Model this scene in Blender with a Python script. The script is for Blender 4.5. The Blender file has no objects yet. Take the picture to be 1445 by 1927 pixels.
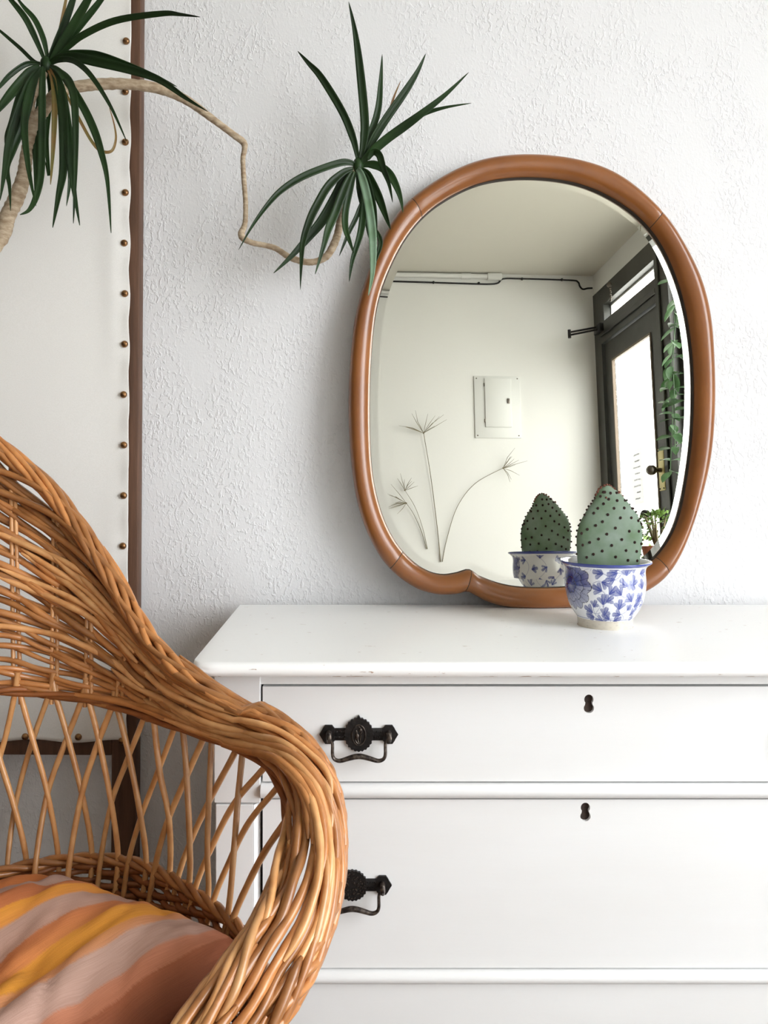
import bpy, bmesh, math, random
import numpy as np
from mathutils import Vector, Matrix, noise as mnoise
random.seed(7)
PI = math.pi
# ------------------------------------------------------------------ camera, light, exposure
F = 1446.0; VX, VY = 655.0, 893.0            # focal length in px, point the level camera looks at
CX, CY, CZ = 0.0, -1.5, 1.042
cam_d = bpy.data.cameras.new('camera'); cam = bpy.data.objects.new('camera', cam_d)
bpy.context.scene.collection.objects.link(cam)
cam.location = (CX, CY, CZ); cam.rotation_euler = (PI/2, 0, 0)
cam_d.sensor_fit = 'HORIZONTAL'; cam_d.sensor_width = 36; cam_d.lens = 36*F/1445
cam_d.shift_x = (722.5-VX)/1445; cam_d.shift_y = (VY-963.5)/1445
cam_d.clip_start = 0.02
scn = bpy.context.scene; scn.camera = cam
scn.view_settings.view_transform = 'Standard'; scn.view_settings.look = 'None'
scn.view_settings.gamma = 1; scn.view_settings.use_curve_mapping = False
scn.view_settings.exposure = 0.80
w = bpy.data.worlds.new('sky'); scn.world = w; w.use_nodes = True
w.node_tree.nodes['Background'].inputs[0].default_value = (0.94, 0.97, 1.0, 1)
w.node_tree.nodes['Background'].inputs[1].default_value = 7.0
COL = scn.collection
def portal(loc, sx, sz):
    l = bpy.data.lights.new('sky_portal', 'AREA'); l.shape = 'RECTANGLE'; l.size = sx; l.size_y = sz
    l.cycles.is_portal = True
    o = bpy.data.objects.new('sky_portal', l); COL.objects.link(o); o.location = loc
    o.rotation_euler = (PI/2, 0, PI/2)      # faces -x into the room
    return o
WR = 1.70; WL = -3.6; WB = -3.18; ZC = 2.68  # right, left, back walls, ceiling
WIN = (-2.22, -0.86, 0.40, 2.58)             # shop window in the right wall: y0 y1 z0 z1
portal((WR+.13, (WIN[0]+WIN[1])/2, (WIN[2]+WIN[3])/2), WIN[1]-WIN[0], WIN[3]-WIN[2])
portal((WR+.13, -2.71, 1.20), .50, 1.80)
portal((WR+.13, -2.69, 2.39), .66, .10)

# ------------------------------------------------------------------ helpers
def at(px, py, D):                            # point at distance D in front of the camera
    return Vector((CX + (px-VX)/F*D, CY + D, CZ - (py-VY)/F*D))
def S2L(c):
    return tuple(((x/255.)/12.92 if x/255. <= .04045 else ((x/255.+.055)/1.055)**2.4) for x in c) + (1,)
class MB:
    def __init__(s): s.v = []; s.f = []; s.m = []
    def add(s, vs, fs):
        o = len(s.v); s.v += [tuple(p) for p in vs]; s.f += [tuple(i+o for i in f) for f in fs]
    def box(s, x0, x1, y0, y1, z0, z1, b=0.0):
        if b <= 0:
            s.add([(x0,y0,z0),(x1,y0,z0),(x1,y1,z0),(x0,y1,z0),(x0,y0,z1),(x1,y0,z1),(x1,y1,z1),(x0,y1,z1)],
                  [(0,3,2,1),(4,5,6,7),(0,1,5,4),(1,2,6,5),(2,3,7,6),(3,0,4,7)]); return
        bm = bmesh.new(); bmesh.ops.create_cube(bm, size=1)
        for v in bm.verts: v.co = Vector(((x0+x1)/2+v.co.x*(x1-x0), (y0+y1)/2+v.co.y*(y1-y0), (z0+z1)/2+v.co.z*(z1-z0)))
        bmesh.ops.bevel(bm, geom=bm.edges[:], offset=b, segments=2, affect='EDGES', profile=.5)
        bm.verts.index_update(); s.add([v.co[:] for v in bm.verts], [[v.index for v in f.verts] for f in bm.faces]); bm.free()
    def tube(s, pts, r, n=8, cap=True, flat=1.0):
        pts = [Vector(p) for p in pts]; k = len(pts); rs = r if hasattr(r, '__len__') else [r]*k
        up = Vector((0,0,1)); T0 = (pts[1]-pts[0]).normalized()
        a = T0.orthogonal().normalized(); vs = []; fs = []
        for i in range(k):
            T = (pts[min(i+1,k-1)]-pts[max(i-1,0)])
            if T.length < 1e-9: T = T0.copy()
            T.normalize(); a = (a - T*a.dot(T)); a = a.normalized() if a.length > 1e-6 else T.orthogonal().normalized()
            b = T.cross(a)
            for j in range(n):
                t = 2*PI*j/n; vs.append(pts[i] + (a*math.cos(t) + b*math.sin(t)*flat)*rs[i])
        for i in range(k-1):
            for j in range(n):
                fs.append((i*n+j, i*n+(j+1)%n, (i+1)*n+(j+1)%n, (i+1)*n+j))
        if cap: fs.append(tuple(range(n))[::-1]); fs.append(tuple((k-1)*n+j for j in range(n)))
        s.add(vs, fs)
    def lathe(s, prof, c=(0,0,0), n=48):
        vs = []; fs = []
        for (r, z) in prof:
            for j in range(n): vs.append((c[0]+r*math.cos(2*PI*j/n), c[1]+r*math.sin(2*PI*j/n), c[2]+z))
        for i in range(len(prof)-1):
            for j in range(n): fs.append((i*n+j, i*n+(j+1)%n, (i+1)*n+(j+1)%n, (i+1)*n+j))
        s.add(vs, fs)
    def ball(s, c, r, n=8, m=5, sc=(1,1,1)):
        vs = [(c[0],c[1],c[2]+r*sc[2])]; fs = []
        for i in range(1, m):
            a = PI*i/m
            for j in range(n):
                t = 2*PI*j/n; vs.append((c[0]+r*sc[0]*math.sin(a)*math.cos(t), c[1]+r*sc[1]*math.sin(a)*math.sin(t), c[2]+r*sc[2]*math.cos(a)))
        vs.append((c[0],c[1],c[2]-r*sc[2])); L = len(vs)-1
        for j in range(n): fs.append((0, 1+j, 1+(j+1)%n)); fs.append((L, L-n+(j+1)%n, L-n+j))
        for i in range(m-2):
            for j in range(n): fs.append((1+i*n+j, 1+(i+1)*n+j, 1+(i+1)*n+(j+1)%n, 1+i*n+(j+1)%n))
        s.add(vs, fs)
    def prism(s, poly, y0, y1):               # polygon in x,z extruded in y (front y0)
        n = len(poly)
        s.add([(x,y0,z) for x,z in poly]+[(x,y1,z) for x,z in poly],
              [tuple(range(n)), tuple(range(2*n-1, n-1, -1))] + [(i, n+i, n+(i+1)%n, (i+1)%n) for i in range(n)])
    def build(s, name, mat, parent=None, smooth=True, angle=40):
        me = bpy.data.meshes.new(name); me.from_pydata(s.v, [], s.f); me.update()
        bm = bmesh.new(); bm.from_mesh(me); bmesh.ops.recalc_face_normals(bm, faces=bm.faces); bm.to_mesh(me); bm.free()
        if smooth:
            for p in me.polygons: p.use_smooth = True
            try: me.set_sharp_from_angle(angle=math.radians(angle))
            except Exception: pass
        me.materials.append(mat)
        o = bpy.data.objects.new(name, me); COL.objects.link(o)
        if parent: o.parent = parent
        return o
def tag(o, label=None, cat=None, group=None, kind=None):
    if label: o['label'] = label
    if cat: o['category'] = cat
    if group: o['group'] = group
    if kind: o['kind'] = kind
    return o
def empty(name, loc=(0,0,0), rot=(0,0,0)):
    o = bpy.data.objects.new(name, None); COL.objects.link(o); o.location = loc; o.rotation_euler = rot
    o.empty_display_size = .05; return o
def copy_tree(o, parent=None):
    c = o.copy(); COL.objects.link(c); c.parent = parent
    for ch in o.children: copy_tree(ch, c)
    return c
def catmull(P, per=8, closed=False):
    P = [np.array(p, float) for p in P]; n = len(P); out = []
    for i in range(n if closed else n-1):
        if closed: a,b,c,d = P[i-1],P[i],P[(i+1)%n],P[(i+2)%n]
        else: a,b,c,d = P[max(i-1,0)],P[i],P[i+1],P[min(i+2,n-1)]
        for k in range(per):
            t = k/per; out.append(.5*((2*b)+(c-a)*t+(2*a-5*b+4*c-d)*t*t+(3*b-a-3*c+d)*t**3))
    if not closed: out.append(P[-1])
    return out

# ------------------------------------------------------------------ materials
def mat(name, color, rough=.5, metal=0, noise=None, bump=None, coat=0, rnd=0, spec=.5, stretch=(1,1,1), sss=0):
    m = bpy.data.materials.new(name); m.use_nodes = True; nt = m.node_tree; b = nt.nodes['Principled BSDF']
    col = S2L(color); b.inputs['Base Color'].default_value = col
    b.inputs['Roughness'].default_value = rough; b.inputs['Metallic'].default_value = metal
    b.inputs['Coat Weight'].default_value = coat; b.inputs['Specular IOR Level'].default_value = spec
    tc = nt.nodes.new('ShaderNodeTexCoord'); mp = nt.nodes.new('ShaderNodeMapping'); mp.inputs['Scale'].default_value = stretch
    nt.links.new(tc.outputs['Object'], mp.inputs[0]); cur = None
    if noise:                                 # (scale, colour2, contrast)
        n = nt.nodes.new('ShaderNodeTexNoise'); n.inputs['Scale'].default_value = noise[0]; n.inputs['Detail'].default_value = 5
        nt.links.new(mp.outputs[0], n.inputs[0])
        r = nt.nodes.new('ShaderNodeValToRGB'); k = noise[2] if len(noise) > 2 else .5
        r.color_ramp.elements[0].position = .5-.3*(1-k)-.02; r.color_ramp.elements[1].position = .5+.3*(1-k)+.02
        r.color_ramp.elements[0].color = col; r.color_ramp.elements[1].color = S2L(noise[1])
        nt.links.new(n.outputs[0], r.inputs[0]); nt.links.new(r.outputs[0], b.inputs['Base Color']); cur = r.outputs[0]
    if rnd:
        oi = nt.nodes.new('ShaderNodeObjectInfo'); h = nt.nodes.new('ShaderNodeHueSaturation')
        mr = nt.nodes.new('ShaderNodeMapRange'); mr.inputs[3].default_value = 1-rnd; mr.inputs[4].default_value = 1+rnd
        nt.links.new(oi.outputs['Random'], mr.inputs[0]); nt.links.new(mr.outputs[0], h.inputs['Value'])
        if cur: nt.links.new(cur, h.inputs['Color'])
        else: h.inputs['Color'].default_value = col
        nt.links.new(h.outputs[0], b.inputs['Base Color']); cur = h.outputs[0]
    if bump:                                  # (scale, strength, distance)
        n2 = nt.nodes.new('ShaderNodeTexNoise'); n2.inputs['Scale'].default_value = bump[0]; n2.inputs['Detail'].default_value = 3
        nt.links.new(mp.outputs[0], n2.inputs[0]); bp = nt.nodes.new('ShaderNodeBump')
        bp.inputs['Strength'].default_value = bump[1]; bp.inputs['Distance'].default_value = bump[2]
        nt.links.new(n2.outputs[0], bp.inputs['Height']); nt.links.new(bp.outputs[0], b.inputs['Normal'])
    return m
def plaster():
    m = mat('plaster', (231,231,232), .75); nt = m.node_tree; b = nt.nodes['Principled BSDF']
    tc = nt.nodes.new('ShaderNodeTexCoord')
    mp = nt.nodes.new('ShaderNodeMapping'); mp.inputs['Scale'].default_value = (1.25, 1, .8)
    nt.links.new(tc.outputs['Object'], mp.inputs[0])
    def nz(sc, det, dist=0):
        n = nt.nodes.new('ShaderNodeTexNoise'); n.inputs['Scale'].default_value = sc; n.inputs['Detail'].default_value = det
        n.inputs['Distortion'].default_value = dist; nt.links.new(mp.outputs[0], n.inputs[0]); return n
    a = nz(125, 2, .5); c = nz(260, 3, .3); d = nz(9, 3)
    r = nt.nodes.new('ShaderNodeValToRGB'); r.color_ramp.elements[0].position = .50; r.color_ramp.elements[1].position = .64
    nt.links.new(a.outputs[0], r.inputs[0])
    r2 = nt.nodes.new('ShaderNodeValToRGB'); r2.color_ramp.elements[0].position = .35; r2.color_ramp.elements[1].position = .6
    nt.links.new(d.outputs[0], r2.inputs[0])
    mul = nt.nodes.new('ShaderNodeMath'); mul.operation = 'MULTIPLY'; nt.links.new(r.outputs[0], mul.inputs[0]); nt.links.new(r2.outputs[0], mul.inputs[1])
    ad = nt.nodes.new('ShaderNodeMath'); ad.operation = 'MULTIPLY_ADD'; ad.inputs[1].default_value = .35
    nt.links.new(c.outputs[0], ad.inputs[0]); nt.links.new(mul.outputs[0], ad.inputs[2])
    bp = nt.nodes.new('ShaderNodeBump'); bp.inputs['Strength'].default_value = .48; bp.inputs['Distance'].default_value = .0022
    nt.links.new(ad.outputs[0], bp.inputs['Height']); nt.links.new(bp.outputs[0], b.inputs['Normal'])
    return m
M = {}
M['plaster'] = plaster()
M['wallpaint'] = mat('smooth_wall_paint', (232,232,228), .7, bump=(60,.15,.002))
M['darkwall'] = mat('low_bounce_wall', (150,142,132), .8)  # unseen left wall, darkened to cut bounced light
M['ceiling'] = mat('ceiling_paint', (214,211,200), .8, bump=(30,.1,.002))
M['floor'] = mat('floor_boards', (120,92,68), .45, noise=(6,(92,68,48),.4), stretch=(1,8,1))
M['white'] = mat('dresser_paint', (235,236,236), .38, noise=(3,(231,231,230),.1), bump=(14,.12,.002), stretch=(1,6,6))
M['gap'] = mat('dark_gap_fill', (58,46,38), .8)  # dark tone for frame joints, drawer-gap shade and the mirror's dark edge band
M['hole'] = mat('keyhole_shade', (62,44,34), .8, noise=(300,(30,22,18),.3))  # shade inside the keyholes put into a dark colour
M['iron'] = mat('black_iron', (26,25,25), .42, metal=.55, noise=(160,(44,41,40),.3), bump=(260,.5,.001))
M['iron2'] = mat('worn_black_iron', (46,40,38), .36, metal=.7, noise=(200,(96,86,78),.7), bump=(300,.5,.001))
M['walnut'] = mat('screen_wood', (104,72,52), .6, noise=(18,(76,50,34),.3), bump=(120,.3,.001), stretch=(6,6,.5))
M['walnut_dark'] = M['walnut']
M['canvas'] = mat('canvas_cloth', (247,245,241), .9, noise=(500,(240,238,233),.2), bump=(900,.25,.0006))
M['brass'] = mat('aged_brass_nail', (172,130,86), .3, metal=.9, noise=(200,(96,68,48),.4))
M['frame'] = mat('mirror_frame_wood', (152,94,44), .3, noise=(9,(122,70,30),.15), bump=(70,.06,.001), coat=.3)
M['glass_mirror'] = mat('mirror_glass', (222,221,212), .0, metal=1)
M['backing'] = mat('mirror_backing', (90,66,48), .8)
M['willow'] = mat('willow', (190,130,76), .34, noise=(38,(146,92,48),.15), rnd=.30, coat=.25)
M['willow_lit'] = mat('willow_lit', (214,164,110), .34, noise=(45,(182,124,72),.2), rnd=.2, coat=.25)  # lit copy of the willow, highlight tone put into the colour
M['willow_shaded'] = mat('willow_shaded', (146,88,44), .5, noise=(45,(116,66,30),.2), rnd=.18)  # shaded copy of the willow, occlusion put into the colour
M['leaf'] = mat('dracaena_leaf', (36,62,24), .45, noise=(14,(20,38,16),.2), spec=.3, rnd=.25)
M['leaf_dry'] = mat('dry_leaf', (112,104,50), .5, noise=(20,(136,92,52),.5))
M['leaf_pale'] = mat('pale_leaf', (130,156,134), .35, noise=(30,(96,126,92),.3))  # paler grey-green variant of the leaf colour
M['stem'] = mat('dracaena_stem', (196,178,152), .75, noise=(70,(150,128,102),.5), bump=(160,.6,.002), stretch=(1,1,2.5))
M['cactus'] = mat('cactus_skin', (122,138,124), .6, noise=(26,(82,108,74),.35), bump=(30,.15,.002))
M['areole'] = mat('cactus_areole', (48,28,22), .9)
M['areole_red'] = mat('cactus_new_areole', (112,66,52), .9)
M['soil'] = mat('soil', (70,54,42), .95, bump=(120,.8,.004))
M['terracotta'] = mat('terracotta', (176,108,78), .8)
M['charcoal'] = mat('charcoal_door_paint', (66,66,61), .35, noise=(12,(54,54,50),.3))
M['brown_trim'] = mat('worn_edge_trim', (128,112,96), .5)
M['panel'] = mat('painted_panel_metal', (226,227,223), .5)
M['cable'] = mat('black_cable', (24,24,24), .5)
M['chrome'] = mat('tarnished_metal', (120,112,104), .3, metal=.9)
M['plate'] = mat('brass_plate', (226,212,150), .35, metal=.3)
M['paper'] = mat('paper', (232,232,232), .8)
_nt = M['paper'].node_tree; _b = _nt.nodes['Principled BSDF']; _t = _nt.nodes.new('ShaderNodeBsdfTranslucent'); _m = _nt.nodes.new('ShaderNodeMixShader'); _m.inputs[0].default_value = .5
_nt.links.new(_b.outputs[0], _m.inputs[1]); _nt.links.new(_t.outputs[0], _m.inputs[2]); _nt.links.new(_m.outputs[0], _nt.nodes['Material Output'].inputs[0]); _t.inputs[0].default_value = (.7,.7,.7,1)
M['ink'] = mat('pencil_ink', (150,150,155), .8)
M['drystem'] = mat('dry_grass', (128,116,84), .7, noise=(30,(92,84,56),.4))
M['dryhead'] = mat('dry_grass_head', (176,154,118), .7)
M['green'] = mat('trailing_leaf', (66,100,62), .35, noise=(30,(92,124,84),.2), rnd=.2)
M['green2'] = mat('bushy_leaf', (112,142,72), .5, rnd=.25)
M['pavement'] = mat('pavement', (190,188,182), .8)
M['brick_far'] = mat('far_brick', (196,150,132), .8)
def glass():
    m = bpy.data.materials.new('window_glass'); m.use_nodes = True; nt = m.node_tree; nt.nodes.clear()
    o = nt.nodes.new('ShaderNodeOutputMaterial'); mx = nt.nodes.new('ShaderNodeMixShader'); t = nt.nodes.new('ShaderNodeBsdfTransparent')
    g = nt.nodes.new('ShaderNodeBsdfGlossy'); g.inputs['Roughness'].default_value = 0.0; mx.inputs[0].default_value = .06
    nt.links.new(t.outputs[0], mx.inputs[1]); nt.links.new(g.outputs[0], mx.inputs[2]); nt.links.new(mx.outputs[0], o.inputs[0]); return m
M['glass'] = glass()

# ------------------------------------------------------------------ the room
def struct(name, mb, m, smooth=False):
    return tag(mb.build(name, m, None, smooth), kind='structure')
T = .14
mb = MB(); mb.box(WL-T, WR+T, -.03, T, -.02, ZC+T); struct('wall_front', mb, M['plaster'])
mb = MB(); mb.box(WL-T, WR, WB-T, WB, -.02, ZC+T); struct('wall_back', mb, M['wallpaint'])
mb = MB(); mb.box(WL-T, WL, WB, 0, -.02, ZC+T); struct('wall_left', mb, M['darkwall'])
mb = MB(); mb.box(WL-T, WR+T, WB-T, T, ZC, ZC+T); struct('ceiling', mb, M['ceiling'])
mb = MB(); mb.box(WL-T, WR+T, WB-T, T, -.1, 0); struct('floor', mb, M['floor'])
y0, y1, z0, z1 = WIN
mb = MB()                                     # right wall around the window and the door
mb.box(WR, WR+T, y1, -.03, 0, ZC); mb.box(WR, WR+T, y0, y1, 0, z0); mb.box(WR, WR+T, y0, y1, z1, ZC)
mb.box(WR, WR+.06, WB, y0, 2.55, ZC)
struct('wall_right', mb, M['wallpaint'])
# window
wr = tag(empty('window_1', (WR, (y0+y1)/2, z0)), kind='structure')
def child(o, root):
    o.parent = root; o.matrix_parent_inverse = Matrix.Translation(-Vector(root.location)) if root.rotation_euler == Vector((0,0,0)) else root.matrix_basis.inverted(); return o
mb = MB()
for a in ((y0, y0+.04, z0, z1), (y1-.04, y1, z0, z1), (y0+.04, y1-.04, z0, z0+.05), (y0+.04, y1-.04, z1-.05, z1)): mb.box(WR+.03, WR+.10, *a)
child(mb.build('window_frame', M['charcoal']), wr)
mb = MB(); mb.box(WR+.06, WR+.066, y0+.04, y1-.04, z0+.05, z1-.05); child(mb.build('pane', M['glass']), wr)
mb = MB(); mb.box(WR-.09, WR+.03, y0+.02, y1-.02, z0-.03, z0, .004); child(mb.build('window_sill', M['wallpaint']), wr)
# door with transom
dr = tag(empty('door_1', (WR, -2.7, 0)), kind='structure')
mb = MB()
mb.box(WR-.008, WR+.06, WB+.001, -3.075, 0, 2.549); mb.box(WR-.008, WR+.06, -2.335, -2.222, 0, 2.549)
mb.box(WR-.008, WR+.06, -3.075, -2.335, 2.44, 2.549); mb.box(WR-.008, WR+.06, -3.075, -2.335, 2.215, 2.34)
mb.box(WR-.008, WR+.06, -3.075, -3.02, 2.34, 2.44); mb.box(WR-.008, WR+.06, -2.355, -2.335, 2.34, 2.44)
child(mb.build('door_frame', M['charcoal'], smooth=False), dr)
mb = MB(); mb.box(WR-.018, WR-.008, -2.34, -2.305, 0, 2.549, .003); mb.box(WR-.018, WR-.008, -3.075, -2.34, 2.255, 2.285, .003)
child(mb.build('door_stop', M['charcoal'], smooth=False), dr)
mb = MB()
mb.box(WR+.01, WR+.03, -3.068, -2.975, .01, 2.21); mb.box(WR+.01, WR+.03, -2.465, -2.342, .01, 2.21)
mb.box(WR+.01, WR+.03, -2.975, -2.465, 2.092, 2.21); mb.box(WR+.01, WR+.03, -2.975, -2.465, .01, .30)
child(mb.build('door_leaf', M['charcoal'], smooth=False), dr)
mb = MB()
for a in ((-2.975,-2.963,.30,2.092), (-2.475,-2.465,.30,2.092), (-2.963,-2.475,.30,.312), (-2.963,-2.475,2.08,2.092)): mb.box(WR+.004, WR+.02, *a)
child(mb.build('glazing_bead', M['brown_trim'], smooth=False), dr)
mb = MB(); mb.box(WR+.021, WR+.026, -2.973, -2.467, .302, 2.09); child(mb.build('pane', M['glass']), dr)
mb = MB(); mb.box(WR+.06, WR+.066, -3.02, -2.355, 2.34, 2.44); child(mb.build('pane', M['glass']), dr)
mb = MB()
for a in ((-3.02,-3.012,2.34,2.44), (-3.02,-2.355,2.43,2.44)): mb.box(WR+.035, WR+.06, *a)
child(mb.build('transom_bead', M['wallpaint'], smooth=False), dr)
mb = MB(); mb.box(WR+.004, WR+.01, -2.452, -2.392, 1.262, 1.475, .001); child(mb.build('lock_plate', M['plate']), dr)
for yy, zz in ((-2.443,1.272),(-2.402,1.272),(-2.443,1.465),(-2.402,1.465)):
    mb = MB(); mb.ball((WR+.003, yy, zz), .004); child(mb.build('screw', M['iron']), dr)
mb = MB(); mb.tube([(WR+.004,-2.425,1.365),(WR-.03,-2.425,1.365)], .012, 12); mb.ball((WR-.045,-2.425,1.365), .027, 14, 10); child(mb.build('door_knob', M['chrome']), dr)
mb = MB(); mb.tube([(WR+.01,-2.46,1.15),(WR-.03,-2.50,1.15)], .011, 10); mb.ball((WR-.045,-2.52,1.15), .025, 14, 10); child(mb.build('thumb_knob', M['iron']), dr)
# door closer arm reaching into the room, and the transom chain
mb = MB(); mb.box(WR-.06, WR-.036, -3.06, -2.96, 2.26, 2.31, .004)
mb.tube([(WR-.05,-3.02,2.30),(1.50,-3.08,2.285)], .006, 8); mb.tube([(WR-.05,-3.0,2.28),(1.50,-3.07,2.265)], .006, 8)
mb.tube([(1.50,-3.08,2.30),(1.50,-3.08,2.25)], .010, 8)
child(mb.build('door_closer', M['iron']), dr)
mb = MB()
for k in range(7): mb.ball((WR-.045, -2.82+random.uniform(-.004,.004), 2.465-.012*k), .0065, 8, 6)
mb.ball((WR-.05,-2.82,2.485), .016, 10, 7); child(mb.build('transom_chain', M['chrome']), dr)
# paper note taped on the door glass, faint handwriting
nt_ = empty('paper_note', (WR+.020, -2.74, 1.25)); tag(nt_, 'white handwritten paper note taped on the glass of the dark door', 'note')
mb = MB(); mb.box(WR+.0192, WR+.0206, -2.81, -2.67, 1.22, 1.52); child(mb.build('sheet', M['paper']), nt_)
mb = MB()
for k, (a, b) in enumerate(((.02,.09),(.02,.08),(.015,.10),(.02,.085),(.015,.095),(.02,.10),(.02,.07),(.03,.09))):
    z = 1.49-.034*k; n = 26
    mb.tube([(WR+.0188, -2.81+.13-(a+(b-a)*i/n), z+.006*math.sin(i*1.9+k)*math.sin(i*.53+k*2)) for i in range(n+1)], .0009, 4)
child(mb.build('handwriting', M['ink']), nt_)

# outside: pavement and shrubs seen through the glass
mb = MB(); mb.box(WR+T, 9, -9, 6, -.12, -.1); struct('pavement', mb, M['pavement'])
def leaf_quad(mb, base, d, L, W, nrm=None, fold=.25, droop=.2):
    d = Vector(d).normalized(); side = d.cross(Vector((0,0,1)))
    if side.length < .1: side = Vector((1,0,0))
    side.normalize(); side = (side + Vector((random.uniform(-.4,.4), random.uniform(-.4,.4), random.uniform(-.4,.4)))).normalized()
    up = side.cross(d).normalized(); o = len(mb.v); vs = []; K = 5
    for i in range(K+1):
        t = i/K; wd = W*.5*math.sin(PI*min(1, t*.93+.05))**.8
        c = Vector(base)+d*L*t - Vector((0,0,1))*droop*L*t*t
        vs += [c+side*wd+up*wd*fold, c, c-side*wd+up*wd*fold]
    fs = []
    for i in range(K): fs += [(3*i,3*i+1,3*i+4,3*i+3), (3*i+1,3*i+2,3*i+5,3*i+4)]
    mb.add(vs, fs)
def shrub(name, c, r, h, label, cat, n=420, m='green2', L=.06):
    root = tag(empty(name, c), label, cat)
    mb = MB()
    for i in range(7):
        a = random.uniform(0, 2*PI); mb.tube([(c[0],c[1],c[2]), (c[0]+r*.35*math.cos(a),c[1]+r*.35*math.sin(a),c[2]+h*.5), (c[0]+r*.6*math.cos(a),c[1]+r*.6*math.sin(a),c[2]+h*.85)], [.008,.006,.003], 5)
    child(mb.build('stem', M['drystem']), root)
    mb = MB()
    for i in range(n):
        a = random.uniform(0,2*PI); e = math.acos(random.uniform(-.5,1)); q = random.uniform(.7,1)
        d = Vector((math.sin(e)*math.cos(a), math.sin(e)*math.sin(a), math.cos(e)))
        p = Vector(c)+Vector((0,0,h*.55))+Vector((d.x*r*q, d.y*r*q, d.z*h*.45*q))
        leaf_quad(mb, p, d+Vector((random.uniform(-.5,.5),)*3), L*random.uniform(.7,1.2), L*.45)
    f = child(mb.build('foliage', M[m]), root); f['kind'] = 'stuff'
    return root
shrub('shrub', (2.5,-4.4,-.1), .5, 1.30, 'green leafy shrub outside beyond the door glass', 'shrub')

# back wall fittings seen in the mirror
YB = WB
pn = tag(empty('electrical_panel', (1.07, YB, 1.84)), 'white painted flush electrical panel on the reflected back wall', 'electrical panel')
mb = MB(); mb.box(.935, 1.215, YB, YB+.008, 1.655, 2.035, .002); child(mb.build('cover_plate', M['panel']), pn)
mb = MB(); mb.box(.998, 1.158, YB+.008, YB+.016, 1.72, 2.02, .003); child(mb.build('panel_door', M['panel']), pn)
mb = MB(); mb.box(1.132, 1.147, YB+.016, YB+.022, 1.865, 1.895, .001); child(mb.build('latch', M['chrome']), pn)
for z in (1.76, 1.98): mb = MB(); mb.tube([(.996,YB+.012,z-.01),(.996,YB+.012,z+.01)], .004, 6); child(mb.build('hinge', M['chrome']), pn)
for x, z in ((.95,1.67),(1.20,1.67),(.95,2.02),(1.20,2.02)): mb = MB(); mb.ball((x,YB+.008,z), .004); child(mb.build('screw', M['chrome']), pn)
mb = MB(); zc_ = 2.658
mb.tube([(WL+.01,YB+.018,zc_),(1.03,YB+.018,zc_)], .015, 10)
for x in (-1.0, 0, .90): mb.tube([(x-.03,YB+.018,zc_),(x+.03,YB+.018,zc_)], .018, 10)
cd = tag(empty('conduit', (0,YB+.018,zc_)), 'white pipe conduit along the reflected wall under the ceiling', 'conduit')
child(mb.build('pipe', M['panel']), cd)
mb = MB(); mb.box(1.03, 1.12, YB+.002, YB+.035, zc_-.022, zc_+.018, .006); child(mb.build('junction_box', M['panel']), cd)
mb = MB()
pts = [(WL+.02,YB+.006,2.625),(0,YB+.006,2.622),(.5,YB+.006,2.62),(.93,YB+.006,2.614),(1.05,YB+.006,2.614),(1.10,YB+.006,2.622),(1.135,YB+.006,2.65),(1.25,YB+.006,2.652),(1.55,YB+.006,2.648),(1.60,YB+.006,2.638),(1.612,YB+.006,2.61),(1.63,YB+.006,2.592),(1.66,YB+.006,2.598),(1.69,YB+.006,2.60)]
mb.tube(catmull(pts, 6), .0055, 6)
for x in (.7,.98,1.25,1.5): mb.ball((x,YB+.007,2.618 if x < 1.1 else 2.65), .009, 8, 6)
child(mb.build('cable', M['cable']), cd)['label'] = 'black cable clipped under the pipe'
# dried grass stems standing against the back wall
def grass(name, label, pts, head, spread, n, seed, r=.0022):
    random.seed(seed); root = tag(empty(name, (pts[0][0], YB+.006, pts[0][1])), label, 'dried grass', 'dried grass stems on the reflected wall')
    P = catmull([(x, YB+.006+.02*i/len(pts), z) for i, (x, z) in enumerate(pts)], 6)
    mb = MB(); mb.tube(P, [r*(1-.45*i/len(P)) for i in range(len(P))], 6); child(mb.build('stalk', M['drystem']), root)
    mb = MB(); e = Vector(P[-1])
    for k in range(n):
        a0, a1, L0 = spread; a = math.radians(random.uniform(a0, a1)); L = L0*random.uniform(.6, 1.1)
        d = Vector((math.cos(a), random.uniform(.05,.35), math.sin(a))); d2 = d + Vector((random.uniform(-.3,.3),0,random.uniform(-.35,.15)))
        mb.tube([e, e+d*L*.5, e+d*L*.5+d2*L*.5], [.0011,.0015,.0006], 5)
    mb.ball(e, .005, 6, 4)
    child(mb.build('spikelets', M['drystem']), root)
grass('dried_grass_stem', 'tall straight dried grass stem with open fan head, tallest of the four', [(.712,.92),(.695,1.12),(.660,1.43),(.622,1.68)], 0, (25,165,.14), 12, 3, .003)
grass('dried_grass_stem', 'dried grass stem arching right to a drooping head', [(.722,.92),(.750,1.05),(.815,1.24),(.925,1.38),(1.094,1.472)], 0, (-70,70,.13), 11, 5, .0024)
grass('dried_grass_stem', 'short pale dried grass stem left of the tall one, its head lower', [(.632,.995),(.60,1.10),(.555,1.20),(.513,1.262)], 0, (120,250,.12), 10, 8, .0022)
grass('dried_grass_stem', 'thin dried grass stem left of the tall one, its head slightly higher', [(.636,.995),(.608,1.12),(.565,1.24),(.506,1.338)], 0, (10,200,.10), 7, 9, .002)
random.seed(11)

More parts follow.
